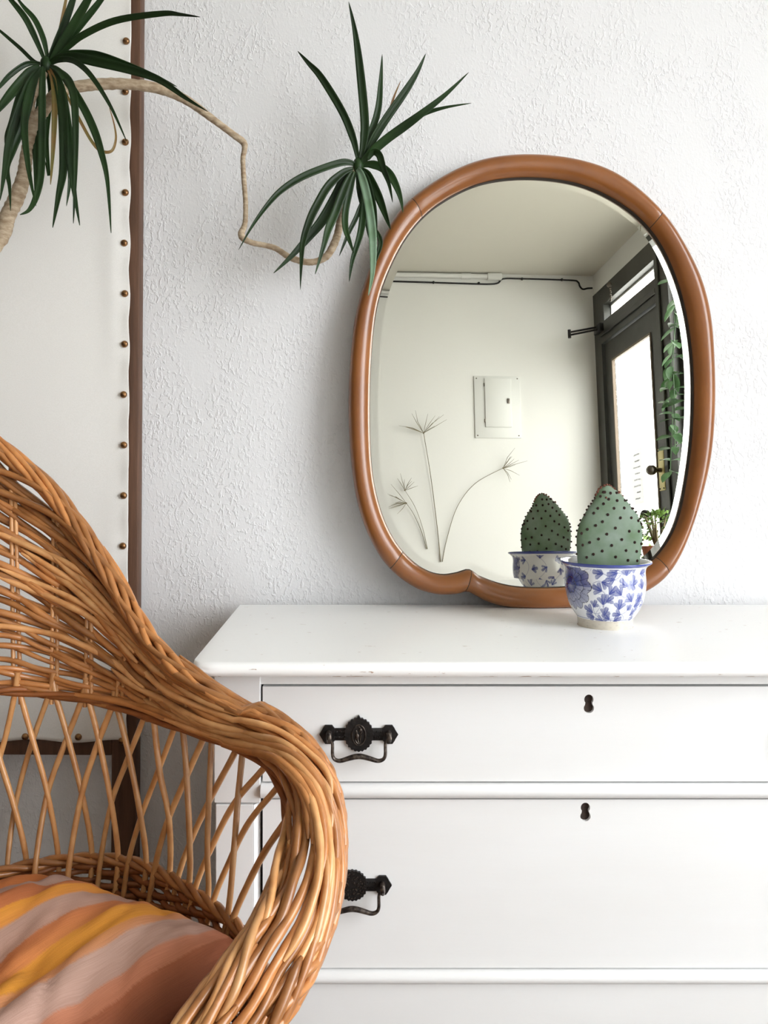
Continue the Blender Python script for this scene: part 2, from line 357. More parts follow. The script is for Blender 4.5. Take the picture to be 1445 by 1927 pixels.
# plants inside by the window, seen in the mirror edge
hp = tag(empty('hanging_plant', (1.60,-1.80,2.16)), 'trailing green vine in a pot hanging by the dark door post', 'plant')
mb = MB(); mb.lathe([(.0,0),(.05,0),(.075,.10),(.08,.13),(.072,.13),(.068,.10),(0,.10)], (1.60,-1.80,2.16), 28); child(mb.build('pot', M['terracotta']), hp)
mb = MB()
for k in range(3):
    a = k*2*PI/3; mb.tube([(1.60+.078*math.cos(a),-1.80+.078*math.sin(a),2.28),(1.60,-1.80,2.50)], .0012, 5)
mb.tube([(1.60,-1.80,2.50),(1.60,-1.80,ZC)], .0015, 5); child(mb.build('cord', M['drystem']), hp)
vines = [[(1.60,-1.82,2.27),(1.60,-1.90,2.26),(1.60,-1.96,2.05),(1.60,-2.02,1.88),(1.60,-2.08,1.72),(1.60,-2.06,1.60),(1.60,-2.09,1.45),(1.60,-2.12,1.30)],
         [(1.60,-1.78,2.27),(1.56,-1.86,2.27),(1.57,-1.93,2.0),(1.58,-1.99,1.78),(1.59,-2.02,1.58),(1.59,-2.04,1.40)],
         [(1.60,-1.77,2.27),(1.64,-1.86,2.27),(1.63,-1.90,2.0),(1.63,-1.95,1.7),(1.62,-1.97,1.5)]]
for v in vines:
    P = catmull(v, 6); mb = MB(); mb.tube(P, .002, 5); st = child(mb.build('vine', M['green']), hp)
    for i in range(3, len(P)-1, 2):
        for sgn in (-1, 1):
            mb = MB(); d = (random.uniform(-.5,.5), sgn*random.uniform(.5,1), random.uniform(-.5,.4))
            leaf_quad(mb, P[i], d, random.uniform(.065,.095), random.uniform(.03,.042))
            lf = mb.build('leaf', M['green']); child(lf, hp)
sb = tag(empty('plant_stool', (1.58,-2.24,0)), 'tall wooden stool carrying the bushy potted plant by the door', 'stool')
mb = MB(); mb.lathe([(0,.83),(.10,.83),(.105,.845),(.10,.86),(0,.86)], (1.58,-2.24,0), 28); child(mb.build('seat', M['walnut']), sb)
for k in range(4):
    a = PI/4+k*PI/2; mb = MB(); mb.tube([(1.58+.10*math.cos(a),-2.24+.10*math.sin(a),0),(1.58+.07*math.cos(a),-2.24+.07*math.sin(a),.83)], .013, 8); child(mb.build('leg', M['walnut']), sb)
bp_ = shrub('potted_plant', (1.58,-2.24,.95), .09, .20, 'small bushy pale green potted plant on the stool beside the dark door', 'plant', 240, 'green2', .03)
mb = MB(); mb.lathe([(0,0),(.055,0),(.07,.10),(.074,.12),(.066,.12),(.062,.10),(0,.10)], (1.58,-2.24,.86), 28); child(mb.build('pot', M['terracotta']), bp_)

# ------------------------------------------------------------------ canvas screen on the left
DS = 1.43; ys = CY+DS
sc = tag(empty('canvas_screen', (-.41, ys, 0), (0, math.radians(.33), 0)), 'off-white canvas panel nailed to a dark brown wooden frame against the wall', 'screen')
sc_inv = Matrix.Translation(-Vector(sc.location)) @ Matrix.Identity(4)
def sp(o): o.parent = sc; o.matrix_parent_inverse = sc_inv; return o
xr = -.3975; xl = -1.15
def wood(x0, x1, y0, y1, z0, z1):
    mb = MB(); mb.box(x0, x1, y0, y1, z0, z1, .0025); return mb
for (a, b) in ((xr-.046, xr), (xl, xl+.052)): sp(wood(a, b, ys, ys+.032, .0, 2.30).build('stile', M['walnut']))
sp(wood(xl+.052, xr-.046, ys+.002, ys+.030, .518, .560).build('rail', M['walnut'])); sp(wood(xl+.052, xr-.046, ys+.002, ys+.030, 2.22, 2.27).build('rail', M['walnut']))
zn = [CZ-(81+94.6*k-VY)/1011 for k in range(-4, 14)] + [CZ-(1392-VY)/1011]
zn = [z for z in zn if z > .50]; zn = [z for z in zn if z > .60 or abs(z-(CZ-(1392-VY)/1011)) < .01]
zb = .547; xc = xr-.0155
mb = MB(); NX, NZ = 60, 240; vs = []; fs = []
for j in range(NZ+1):
    z = zb + (2.25-zb)*j/NZ
    nd = min(abs(z-q) for q in zn)/.047
    edge = xc - .0009*min(1, nd)**1.5 + .0008*math.sin(z*61)
    for i in range(NX+1):
        t = (i/NX); x = (xl+.022) + (edge-(xl+.022))*(1-(1-t)**1.6)
        dx = edge-x
        y = ys-.0035 - .0035*min(1,nd)*math.exp(-(dx/.012)**2) - .003*math.exp(-((dx-.03)/.02)**2)*(.5+.5*math.sin(z*9+1)) - .004*mnoise.noise(Vector((x*2.5, 0, z*1.5)))*min(1, dx/.05)
        zz = z + (.003*math.sin(x*40)*(1-j/6) if j < 6 else 0)
        vs.append((x, min(y, ys-.0012), zz))
for j in range(NZ):
    for i in range(NX): fs.append((j*(NX+1)+i, j*(NX+1)+i+1, (j+1)*(NX+1)+i+1, (j+1)*(NX+1)+i))
mb.add(vs, fs); cv = sp(mb.build('canvas', M['canvas'], angle=80))
sol = cv.modifiers.new('thick', 'SOLIDIFY'); sol.thickness = .0012; sol.offset = 0
nm = MB(); nm.lathe([(.0001,-.0048),(.0034,-.0045),(.0056,-.0027),(.0066,0),(.0064,.0008),(0,.0008)], (0,0,0), 14)
nail_me = None
def nail(x, z):
    global nail_me
    if nail_me is None:
        o = nm.build('nail', M['brass']); nail_me = o
    else:
        o = nail_me.copy(); COL.objects.link(o)
    o.location = (x, ys-.0062, z); o.rotation_euler = (-PI/2, 0, 0); sp(o)
for z in zn:
    nail(xr-.0248+random.uniform(-.001,.001), z); nail(xl+.034, z)
for k in range(8): nail(-.505-.0965*k+.003*0 if k else -.503, zb+.008)

# ------------------------------------------------------------------ dresser
DF = 1.02; yf = CY+DF                          # drawer faces
def fx(px): return (px-VX)/F*DF
def fz(py): return CZ-(py-VY)/F*DF
ZT = .80
ds = tag(empty('dresser', (.32, yf, 0)), 'white painted wooden chest of drawers with black iron handles', 'dresser')
def dp(o): o.parent = ds; o.matrix_parent_inverse = Matrix.Translation(-Vector(ds.location)); return o
xL = fx(403); xcn = fx(1106); xR = 2*xcn-xL; yb = -.072
# top slab with bullnose front
mb = MB(); prof = []
r = .0098; zc0 = ZT-r-.0002
ysl = CY+.985
prof.append((yb, ZT)); prof.append((ysl+r, ZT))
for k in range(1, 8): a = PI/2+PI*k/8; prof.append((ysl+r+r*math.cos(a), ZT-r+r*math.sin(a)))
prof += [(ysl+r, ZT-2*r), (yb, ZT-2*r)]
sx0 = fx(1106)-.519; sx1 = 2*xcn-sx0; n = len(prof)
xs = [sx0, sx0+.003, sx0+.010] + [sx0+.03+(sx1-sx0-.06)*k/12 for k in range(13)] + [sx1-.010, sx1-.003, sx1]
def inset(x):                                  # rounds the slab's front corners
    d = min(x-sx0, sx1-x); return .012*(1-min(1, d/.010))**2
vs = []; fs = []
for x in xs:
    for (y, z) in prof: vs.append((x, y+(inset(x) if y < yb-.01 else 0), z))
for i in range(len(xs)-1):
    for j in range(n): fs.append((i*n+j, i*n+(j+1)%n, (i+1)*n+(j+1)%n, (i+1)*n+j))
fs += [tuple(range(n)), tuple((len(xs)-1)*n+j for j in range(n))]
mb.add(vs, fs)
def worn_white():
    m = mat('worn_top_paint', (249,249,248), .33, bump=(14,.1,.002), stretch=(1,6,6)); nt = m.node_tree; b = nt.nodes['Principled BSDF']
    tc = nt.nodes.new('ShaderNodeTexCoord'); sepx = nt.nodes.new('ShaderNodeSeparateXYZ'); nt.links.new(tc.outputs['Object'], sepx.inputs[0])
    mp = nt.nodes.new('ShaderNodeMapping'); mp.inputs['Scale'].default_value = (45, 160, 220); nt.links.new(tc.outputs['Object'], mp.inputs[0])
    nz = nt.nodes.new('ShaderNodeTexNoise'); nz.inputs['Scale'].default_value = 1; nz.inputs['Detail'].default_value = 3; nt.links.new(mp.outputs[0], nz.inputs[0])
    # more wear on the slab's front nosing, most at its lower arris
    mr = nt.nodes.new('ShaderNodeMapRange'); mr.inputs[1].default_value = ZT-.0165; mr.inputs[2].default_value = ZT-.0195; mr.inputs[3].default_value = 0; mr.inputs[4].default_value = .20
    nt.links.new(sepx.outputs[2], mr.inputs[0])
    ad = nt.nodes.new('ShaderNodeMath'); ad.operation = 'ADD'; nt.links.new(nz.outputs[0], ad.inputs[0]); nt.links.new(mr.outputs[0], ad.inputs[1])
    rp = nt.nodes.new('ShaderNodeValToRGB'); rp.color_ramp.elements[0].position = .71; rp.color_ramp.elements[1].position = .74
    rp.color_ramp.elements[0].color = S2L((249,249,248)); rp.color_ramp.elements[1].color = S2L((176,150,132))
    nt.links.new(ad.outputs[0], rp.inputs[0]); nt.links.new(rp.outputs[0], b.inputs['Base Color']); return m
M['worn'] = worn_white()
dp(mb.build('top', M['worn'], angle=35))
# carcass behind the drawers
mb = MB(); mb.box(xL+.002, xL+.02, yf+.012, yb, .05, ZT-.02); mb.box(xR-.02, xR-.002, yf+.012, yb, .05, ZT-.02); mb.box(xL+.02, xR-.02, yb-.012, yb, .05, ZT-.02); mb.box(xL+.02, xR-.02, yf+.03, yb-.012, .05, .07)
dp(mb.build('carcass', M['white'], smooth=False))
mb = MB(); mb.box(xL+.021, xR-.021, yf+.022, yf+.03, .075, ZT-.021); dp(mb.build('gap_shade_panel', M['gap'], smooth=False))  # dark sheet that paints the shade in the gaps between drawers
zb1 = fz(1510)
for sgn in (0, 1):
    mb = MB(); a, b = xL, fx(490.3)
    def bx2(x0, x1, *r_):
        if sgn: x0, x1 = 2*xcn-x1, 2*xcn-x0
        mb.box(x0, x1, *r_)
    bx2(a, b, yf-.002, yf+.02, zb1, ZT-.0202, .0012)
    bx2(a+.002, fx(478), yf-.002, yf+.02, .05, zb1-.0022, .0012)
    # chamfer strip
    x0, x1 = fx(478), fx(488.5)
    P = [(x0, yf-.002), (x1, yf+.006), (x1, yf+.02), (x0, yf+.02)]
    if sgn: P = [(2*xcn-x, y) for x, y in P]
    mb.add([(x,y,.05) for x,y in P]+[(x,y,zb1-.0022) for x,y in P], [(0,1,2,3),(4,5,6,7)]+[(i,(i+1)%4,4+(i+1)%4,4+i) for i in range(4)])
    bx2(a+.004, b-.004, yf+.004, yf+.02, zb1-.004, zb1+.001)
    dp(mb.build('corner_post', M['white'], smooth=False))
i0, i1 = fx(492.5), 2*xcn-fx(492.5)
mb = MB(); mb.box(i0-.002, i1+.002, yf+.001, yf+.022, fz(1288.5), ZT-.0202, .001); dp(mb.build('rail', M['white'], smooth=False))
def halfround(z0, z1):
    mb = MB(); c = (z0+z1)/2; h = (z1-z0)/2; P = [(yf+.022, z1)] + [(yf+.002-.011*math.cos(a), c+h*math.sin(a)) for a in [PI/2-PI*k/10 for k in range(11)]] + [(yf+.022, z0)]
    n = len(P); mb.add([(i0-.001,y,z) for y,z in P]+[(i1+.001,y,z) for y,z in P], [tuple(range(n)), tuple(range(n,2*n))]+[(i,(i+1)%n,n+(i+1)%n,n+i) for i in range(n)])
    dp(mb.build('molding', M['white'], angle=50))
halfround(fz(1502), fz(1474)); halfround(fz(1850), fz(1824.5)); halfround(.055, .075)
def keyhole_loop(cx, cz):
    pts = []; r1 = .0065
    for k in range(15): a = PI/2+math.radians(-130)+math.radians(260)*k/14; pts.append((cx+r1*math.cos(a)*.95, cz+.0058+r1*math.sin(a)))
    for k in range(15): a = -PI/2+math.radians(-130)+math.radians(260)*k/14; pts.append((cx+r1*math.cos(a)*1.05, cz-.0058+r1*math.sin(a)*1.02))
    return pts
def drawer(z0, z1, kx, kz, hz, hx, round_med):
    root_loc = (xcn, yf, (z0+z1)/2)
    bm = bmesh.new(); y = yf
    outer = [(i0+.0012, z0), (i1-.0012, z0), (i1-.0012, z1), (i0+.0012, z1)]
    kl = keyhole_loop(kx, kz)
    ov = [bm.verts.new((x, y, z)) for x, z in outer]; kv = [bm.verts.new((x, y, z)) for x, z in kl]
    e = [bm.edges.new((ov[i], ov[(i+1)%4])) for i in range(4)] + [bm.edges.new((kv[i], kv[(i+1)%len(kv)])) for i in range(len(kv))]
    bmesh.ops.triangle_fill(bm, use_beauty=True, edges=e)
    for loop in (ov, kv):
        b2 = [bm.verts.new((v.co.x, y+.018, v.co.z)) for v in loop]
        for i in range(len(loop)): bm.faces.new((loop[i], loop[(i+1)%len(loop)], b2[(i+1)%len(loop)], b2[i]))
    bmesh.ops.recalc_face_normals(bm, faces=bm.faces)
    me = bpy.data.meshes.new('drawer'); bm.to_mesh(me); bm.free(); me.materials.append(M['white'])
    o = bpy.data.objects.new('drawer', me); COL.objects.link(o); dp(o)
    def sub(q): q.parent = o; return q
    mb = MB(); mb.box(kx-.012, kx+.012, y+.005, y+.0065, kz-.018, kz+.018); sub(mb.build('keyhole', M['hole'], smooth=False))
    for s in (-1, 1):
        cx = xcn+s*(xcn-hx); handle(cx, hz, round_med, sub)
    return o
def handle(cx, cz, round_med, sub):
    k = DF/F; y = yf
    # back plate: hexagonal ends, bar, scalloped medallion
    mb = MB()
    mb.box(cx-60*k, cx+60*k, y-.0025, y-.0002, cz-11.5*k, cz+11.5*k, .0006)
    for s in (-1, 1):
        hexp = [(45,11),(50,17.5),(63,17.5),(67,12),(69,8),(74,0),(69,-8),(67,-12),(63,-17.5),(50,-17.5),(45,-11)]
        P = [(cx+s*a*k, cz+b*k) for a, b in hexp]; mb.prism(P if s > 0 else P[::-1], y-.0033, y-.0002)
    rx, rz = (27, 31) if not round_med else (28, 28)
    P = []
    for i in range(96):
        a = 2*PI*i/96; sc_ = 1+.035*math.cos(a*24); ez = rz+(4*math.exp(-((a-PI/2)/.12)**2) if not round_med else 0)
        P.append((cx+rx*k*sc_*math.cos(a), cz+ez*k*sc_*math.sin(a)))
    mb.prism(P, y-.0045, y-.0002)
    for i in range(5):                           # engraved dots on the bar
        for s in (-1, 1): mb.ball((cx+s*(30+4*i)*k, y-.0026, cz+(5 if i%2 else -5)*k), .0016, 6, 4, (1,.5,1)); mb.ball((cx+s*(30+4*i)*k, y-.0026, cz-(5 if i%2 else -5)*k), .0012, 6, 4, (1,.5,1))
    sub(mb.build('handle_plate', M['iron'], angle=30))
    mb = MB()
    if not round_med:
        mb.tube([(cx+12.5*k*math.cos(a), y-.005, cz+19*k*math.sin(a)) for a in [2*PI*i/28 for i in range(29)]], .0008, 6)
        mb.tube([(cx-5*k+10*k*t*.9, y-.0052, cz+(13*math.cos(t*5)-4)*k) for t in [i/20 for i in range(21)]], .0007, 5)
        mb.tube([(cx+6*k*math.sin(t*6), y-.0052, cz+(16-32*t)*k) for t in [i/20 for i in range(21)]], .0006, 5)
        mb.ball((cx+3*k, y-.0052, cz+9*k), .0022, 8, 5, (1,.5,1)); mb.ball((cx-3*k, y-.0052, cz-2*k), .0026, 8, 5, (1,.5,1.3))
    else:
        st = random.getstate(); random.seed(4)
        for i in range(90):
            a = random.uniform(0,2*PI); q = 24*math.sqrt(random.random()); mb.ball((cx+q*k*math.cos(a), y-.0048, cz+q*k*math.sin(a)), random.uniform(.0007,.0014), 6, 4)
        random.setstate(st)
    sub(mb.build('medallion_relief', M['iron2']))
    for s in (-1, 1):
        mb = MB(); mb.tube([(cx+s*56*k, y-.002, cz+3*k), (cx+s*56*k, y-.013, cz+3*k), (cx+s*56*k, y-.016, cz-2*k), (cx+s*56*k, y-.013,cz-8*k)], [.0042,.0038,.0036,.003], 8)
        sub(mb.build('handle_post', M['iron2']))
    mb = MB()
    half = [(58,-4),(51,-8),(49,-14),(49,-30),(47,-38),(42,-42),(34,-43),(20,-39),(9,-36),(0,-35)]
    P = [Vector((cx+a*k, y-.0125-.002*min(1,-b/30), cz+b*k)) for a, b in half] + [Vector((cx-a*k, y-.0125-.002*min(1,-b/30), cz+b*k)) for a, b in half[:-1][::-1]]
    P = catmull([tuple(p) for p in P], 5); L = len(P)
    rr = [.0021+.0016*math.exp(-((i/(L-1)-.5)/.20)**2) for i in range(L)]
    mb.tube(P, rr, 9); sub(mb.build('bail', M['iron2']))
random.seed(5)
drawer(fz(1470.5), fz(1292), fx(1108), fz(1324.5), fz(1381), fx(675), False)
drawer(fz(1821.5), fz(1504.5), fx(1101.5), fz(1528), fz(1664), fx(663), True)
drawer(.078, fz(1852), fx(1104), .30, .185, fx(668), True)

# ------------------------------------------------------------------ mirror leaning on the wall
TAU, PSI = math.radians(3.6), math.radians(1.6)
MN = Vector((math.sin(PSI)*math.cos(TAU), -math.cos(PSI)*math.cos(TAU), math.sin(TAU)))
MP = Vector((.25, -.11, .803)); MU = Vector((math.cos(PSI), math.sin(PSI), 0)); MV = MU.cross(MN)*-1
if MV.z < 0: MV = -MV
camp = Vector((CX, CY, CZ))
def m2(px, py):                                # pixel -> mirror plane coordinates (u, v)
    d = at(px, py, 1)-camp; t = (MP-camp).dot(MN)/d.dot(MN); q = camp+d*t-MP; return np.array((q.dot(MU), q.dot(MV)))
outer = [(985,289.5),(1000,289),(1083,298),(1166,327),(1249,400),(1293,468),(1321,524),(1339,598),(1344.5,679),(1346,728),(1345,778),(1338,861),(1318,944),(1293,1016),(1263,1080),(1213,1117),(1140,1137),(1064,1145),(1012,1147),(959,1143.5),(920,1133.5),(903,1125),(888,1116.5),(880,1113.5),(872,1115),(856,1118.5),(820,1118),(778,1105.5),(731,1069.5),(700,1020),(676,957),(665,894),(658,811),(657,728),(661,668),(668,598),(687,529),(719,449),(759,385),(817,341),(878,308),(930,294)]
inner = [(972,331),(1000,330),(1077,338),(1138,360),(1199,399),(1241,446),(1271,507),(1293,579),(1306,668),(1308.5,751),(1304.5,834),(1293,917),(1277,989),(1249,1036),(1216,1070),(1160,1092),(1100,1103),(1038,1106),(986,1107),(944.5,1100),(906,1086),(893,1077),(884,1073),(875,1074.5),(861,1079),(834,1082.5),(806,1077),(778,1060),(742,1018),(717.5,963),(702,894),(697,811),(697,728),(699.5,667),(706,598),(717.5,543),(737,496),(759,452),(796,404),(834,375),(889,346),(930,335)]
NP = 360
def polar(poly, c):
    P = catmull([m2(*p) for p in poly], 8, True); P = np.array(P)-c
    ang = np.arctan2(P[:,1], P[:,0]); rad = np.hypot(P[:,0], P[:,1]); o = np.argsort(ang); ang = ang[o]; rad = rad[o]
    g_ = np.linspace(-PI, PI, 720, endpoint=False); rg = np.interp(g_, np.r_[ang-2*PI, ang, ang+2*PI], np.r_[rad, rad, rad])
    kx = np.arange(-30, 31); kw = np.exp(-(kx/11.0)**2); kw /= kw.sum(); rsm = np.convolve(np.r_[rg[-30:], rg, rg[:30]], kw, 'valid')
    nq = m2(882, 1094)-c; na = math.atan2(nq[1], nq[0]); dd = np.abs((g_-na+PI) % (2*PI)-PI); wk = np.clip((dd-.10)/.22, 0, 1); wk = wk*wk*(3-2*wk)
    rg = rg*(1-wk)+rsm*wk                       # even curve everywhere but at the notch
    return lambda th: np.interp(((th+PI) % (2*PI))-PI, np.r_[g_, PI], np.r_[rg, rg[0]])
mc = m2(1003, 718); ro = polar(outer, mc); ri = polar(inner, mc)
def mpt(u, v, w=0):
    p = MP + MU*float(u) + MV*float(v) + MN*float(w)
    if p.z < ZT+.0004: p.z = ZT+.0004            # the foot of the frame stands flat on the dresser
    return p
def pang(px, py): q = m2(px, py)-mc; return math.atan2(q[1], q[0])
mr = tag(empty('oval_mirror', mpt(mc[0], -.0, 0)), 'large oval mirror in a glossy brown wooden frame, leaning against the plaster wall', 'mirror')
def mp_(o): o.parent = mr; o.matrix_parent_inverse = Matrix.Translation(-Vector(mr.location)); return o
# cross-section of the frame: (fraction from outer to inner, height)
sec = [(0,-.020),(0,-.004),(.03,.001),(.09,.0055),(.2,.0095),(.35,.0118),(.5,.0115),(.65,.0095),(.8,.006),(.9,.002),(.96,-.003),(1.0,-.0065),(1.0,-.0165),(.9,-.020)]
joints = [pang(784.5,390), pang(745,1056), pang(882,1094), pang(1252,1070), pang(1237,412)]
joints = sorted([j % (2*PI) for j in joints]); joints.append(joints[0]+2*PI)
for a, b in zip(joints[:-1], joints[1:]):
    n = max(8, int((b-a)/(2*PI)*NP)); mb = MB(); vs = []; fs = []; g = .0018; K = len(sec)
    for i in range(n+1):
        th = a+g+(b-a-2*g)*i/n; R_ = ro(th); I_ = ri(th)
        for j, (f, h) in enumerate(sec):
            sh = .0008 if i in (0, n) and 1 <= j <= 10 else 0
            q = R_+(I_-R_)*f; vs.append(mpt(mc[0]+q*math.cos(th), mc[1]+q*math.sin(th), h-sh))
    for i in range(n):
        for j in range(K): fs.append((i*K+j, i*K+(j+1)%K, (i+1)*K+(j+1)%K, (i+1)*K+j))
    fs += [tuple(range(K)), tuple(n*K+j for j in range(K))]
    mb.add(vs, fs); mp_(mb.build('frame_segment', M['frame'], angle=60))
    mb = MB(); vs = [mpt(mc[0]+(ro(t)+(ri(t)-ro(t))*f)*math.cos(t), mc[1]+(ro(t)+(ri(t)-ro(t))*f)*math.sin(t), h-.0012) for t in (a-g, a+g) for f, h in sec]
    mb.add(vs, [tuple(range(K)), tuple(range(2*K-1,K-1,-1))]+[(j,(j+1)%K,K+(j+1)%K,K+j) for j in range(K)]); mp_(mb.build('joint_line', M['gap'], smooth=False))
# dark band painted in for the frame edge's reflection, bevelled glass, backing
bw_ = .0155; gw = -.0115
mb = MB(); vs = []; fs = []
for i in range(NP):
    th = 2*PI*i/NP; I_ = ri(th)
    for q, h in ((I_-.0004, -.0068), (I_-.0007, -.0072), (I_-.0007, -.0150)): vs.append(mpt(mc[0]+q*math.cos(th), mc[1]+q*math.sin(th), h))
for i in range(NP):
    for j in range(2): fs.append((i*3+j, ((i+1)%NP)*3+j, ((i+1)%NP)*3+j+1, i*3+j+1))
mb.add(vs, fs); mp_(mb.build('rebate_shade', M['gap']))
gv = []; gf = []
def inloop(d): 
    L = []
    for i in range(NP):
        th = 2*PI*i/NP; L.append(np.array((mc[0]+ri(th)*math.cos(th), mc[1]+ri(th)*math.sin(th))))
    L = np.array(L); t = np.roll(L,-3,0)-np.roll(L,3,0); t /= np.linalg.norm(t, axis=1)[:,None]; nrm = np.c_[-t[:,1], t[:,0]]
    for _ in range(2): nrm = (np.roll(nrm,1,0)+nrm+np.roll(nrm,-1,0)); nrm /= np.linalg.norm(nrm, axis=1)[:,None]
    return L+nrm*d
L0 = inloop(-.002); L1 = inloop(bw_)
# keep the inner bevel loop free of self crossings near the notch
slope = math.tan(math.radians(3.2)); mb = MB()
vs = [mpt(p[0], p[1], gw-(bw_+.002)*slope) for p in L0] + [mpt(p[0], p[1], gw) for p in L1]
mb.add(vs, [(i, (i+1)%NP, NP+(i+1)%NP, NP+i) for i in range(NP)])
mp_(mb.build('bevel', M['glass_mirror'], smooth=True, angle=80))
mb = MB(); vs = [mpt(p[0], p[1], gw) for p in L1]; mb.add(vs, [tuple(range(NP))]); gl = mp_(mb.build('glass', M['glass_mirror'], smooth=False))
mb = MB(); vs = [];
for i in range(NP):
    th = 2*PI*i/NP; q = ro(th)-.006
    for h in (-.0178, -.014): vs.append(mpt(mc[0]+q*math.cos(th), mc[1]+q*math.sin(th), h))
fs = [tuple(2*i for i in range(NP))[::-1], tuple(2*i+1 for i in range(NP))] + [(2*i, 2*((i+1)%NP), 2*((i+1)%NP)+1, 2*i+1) for i in range(NP)]
mb.add(vs, fs); mp_(mb.build('backing', M['backing'], smooth=False))

# ------------------------------------------------------------------ cactus in the blue and white pot
PD = 1.235; pc = at(1138, 1180, PD); pc.z = ZT; k = PD/F
pot = tag(empty('flower_pot', pc), 'blue and white porcelain pot painted with leaves and a large flower, on the dresser', 'pot')
prof = [(0,.0),(50,0.0),(51.5,.4),(52,6),(52.5,16),(55,20),(59,26),(64,34),(69.5,46),(73.5,60),(76,76),(76.5,92),(75.5,104),(75.5,111),(77,117),(81,121.5),(86,125),(87.5,127),(87,128.6),(84.5,128.8),(79,125),(73.5,118),(71.5,108),(73,90),(74,76),(60,60),(0,60)]
hs = 108.0/128.6*.0  # unused
ZS = (CZ-(1054.5-VY)/F*PD-ZT)/128.6
PR = catmull([(r*k*.955, z*ZS, 0) for r, z in prof[:-2]], 7)
# resample the visible part densely for the painted colours
arr = np.array(PR)[:, :2]; seg = np.r_[0, np.cumsum(np.hypot(*np.diff(arr, axis=0).T))]
NTH, NH = 640, 190; ss = np.linspace(0, seg[-1], NH); rr = np.interp(ss, seg, arr[:,0]); zz = np.interp(ss, seg, arr[:,1])
th = np.arange(NTH)*2*PI/NTH
X = rr[:,None]*np.sin(th)[None]; Y = -rr[:,None]*np.cos(th)[None]; Zg = np.repeat(zz[:,None], NTH, 1)
V = np.stack([X,Y,Zg],-1).reshape(-1,3); idx = np.arange(NH*NTH).reshape(NH,NTH)
a_ = idx[:-1]; b_ = np.roll(idx,-1,1)[:-1]; c_ = np.roll(idx,-1,1)[1:]; d_ = idx[1:]
Fq = np.stack([a_,b_,c_,d_],-1).reshape(-1,4)
me = bpy.data.meshes.new('pot_body'); me.from_pydata(V.tolist(), [], Fq.tolist())
for p in me.polygons: p.use_smooth = True
# painting in unwrapped coordinates: A = angle*R (mm), H = height (mm)
RM = 66.0; A = np.repeat(((th+PI)%(2*PI)-PI)[None]*RM, NH, 0); H = Zg*1000; outside = (np.arange(NH) < np.argmax(zz)+2)[:,None] & np.ones((1,NTH), bool)
ink = np.zeros((NH,NTH)); dark = np.zeros((NH,NTH))
def wrapd(a): return (a+PI*RM) % (2*PI*RM) - PI*RM
def petal(ax, h, ang, L, W, amt=.9, bend=.0):
    dx = wrapd(A-ax); dy = H-h; u = dx*math.cos(ang)+dy*math.sin(ang); v = -dx*math.sin(ang)+dy*math.cos(ang)
    t = np.clip(u/L, 0, 1); v = v-bend*L*t*t; wd = W*.5*(t**.8)*np.sqrt(np.clip(1-((t-.72)/.30)**2, 0, 1)*(t>.72)+(t<=.72)*1.0)
    m = np.clip((wd-np.abs(v))/.35+.5, 0, 1)*(u>0)*(u<L)
    sh = np.clip(amt*(.72+.28*(np.abs(v)/(wd+.01)))*(.78+.5*(1-t)),0,1)
    np.maximum(ink, m*sh, out=ink)
def fan(ax, h, ang, L=11, W=6.5):
    petal(ax, h, ang, L, W, 1.0); petal(ax, h, ang+.55, L*.82, W*.85, .9, .12); petal(ax, h, ang-.55, L*.82, W*.85, .9, -.12)
def stroke(pts, wd, amt):
    P = np.array(catmull([np.array(p, float) for p in pts], 10))
    for p, q in zip(P[:-1], P[1:]):
        d = q-p; L2 = (d**2).sum()+1e-9; dx = wrapd(A-p[0]); dy = H-p[1]; t = np.clip((dx*d[0]+dy*d[1])/L2, 0, 1)
        dist = np.hypot(dx-t*d[0], dy-t*d[1]); np.maximum(ink, amt*np.clip((wd-dist)/.35+.5, 0, 1), out=ink)
def c2a(cx, cy):                              # crop position of the painted motif -> unwrapped mm
    s_ = max(-.97, min(.97, ((1040+cx/7.225)-1138)/76)); py = 1030+cy/7.225
    return (math.asin(s_)-.32)*RM, (CZ-(py-VY)/F*(PD-.066*math.cos(math.asin(s_)))-ZT)*1000
mot = [((880,315),(750,245)),((990,395),(985,280)),((1105,235),(1030,290)),((690,370),(570,345)),((875,350),(730,380)),((660,480),(760,520)),((760,650),(850,560)),((925,655),(860,580)),((1000,535),(900,425)),((1055,520),(1095,330)),((1070,740),(990,610)),((680,805),(690,680)),((910,865),(915,730)),((1030,865),(1060,790)),((675,610),(560,550)),((545,845),(580,760)),((525,925),(430,850)),((530,990),(390,960)),((790,1015),(610,910)),((690,970),(730,860)),((955,930),(850,935)),((860,1040),(980,985)),((1100,930),(1150,850)),((680,1050),(540,1035)),((1150,730),(1190,620)),((1190,560),(1180,420)),((1165,350),(1215,300)),((840,440),(740,450)),((1030,440),(1080,560)),((450,240),(370,250)),((720,760),(800,690)),((1110,800),(1180,740))]
for (b0, t0) in mot:
    p = np.array(c2a(*b0)); q = np.array(c2a(*t0)); d = q-p; L = min(18, max(10, np.hypot(*d)*1.25)); an_ = math.atan2(d[1], d[0]); fan(p[0], p[1], an_, L, L*.56)
    sg = 1 if (int(b0[0])//10) % 2 else -1; stroke([(p[0]-5*t*math.cos(an_)-sg*1.6*t*t*math.sin(an_), p[1]-5*t*math.sin(an_)+sg*1.6*t*t*math.cos(an_)) for t in (-.3, 0, .7, 1.5, 2.2)], .55, .62)
rs = random.Random(21)
for side in range(9):                          # the same brushwork goes on round the back
    for row in range(5):
        ax = 50+side*31+ (row%2)*15+rs.uniform(-3,3); h = 20+row*17+rs.uniform(-3,3)
        if ax > 2*PI*RM-118: continue
        fan(ax, h, rs.uniform(0, 2*PI), rs.uniform(14,18), rs.uniform(6.5,8.5))
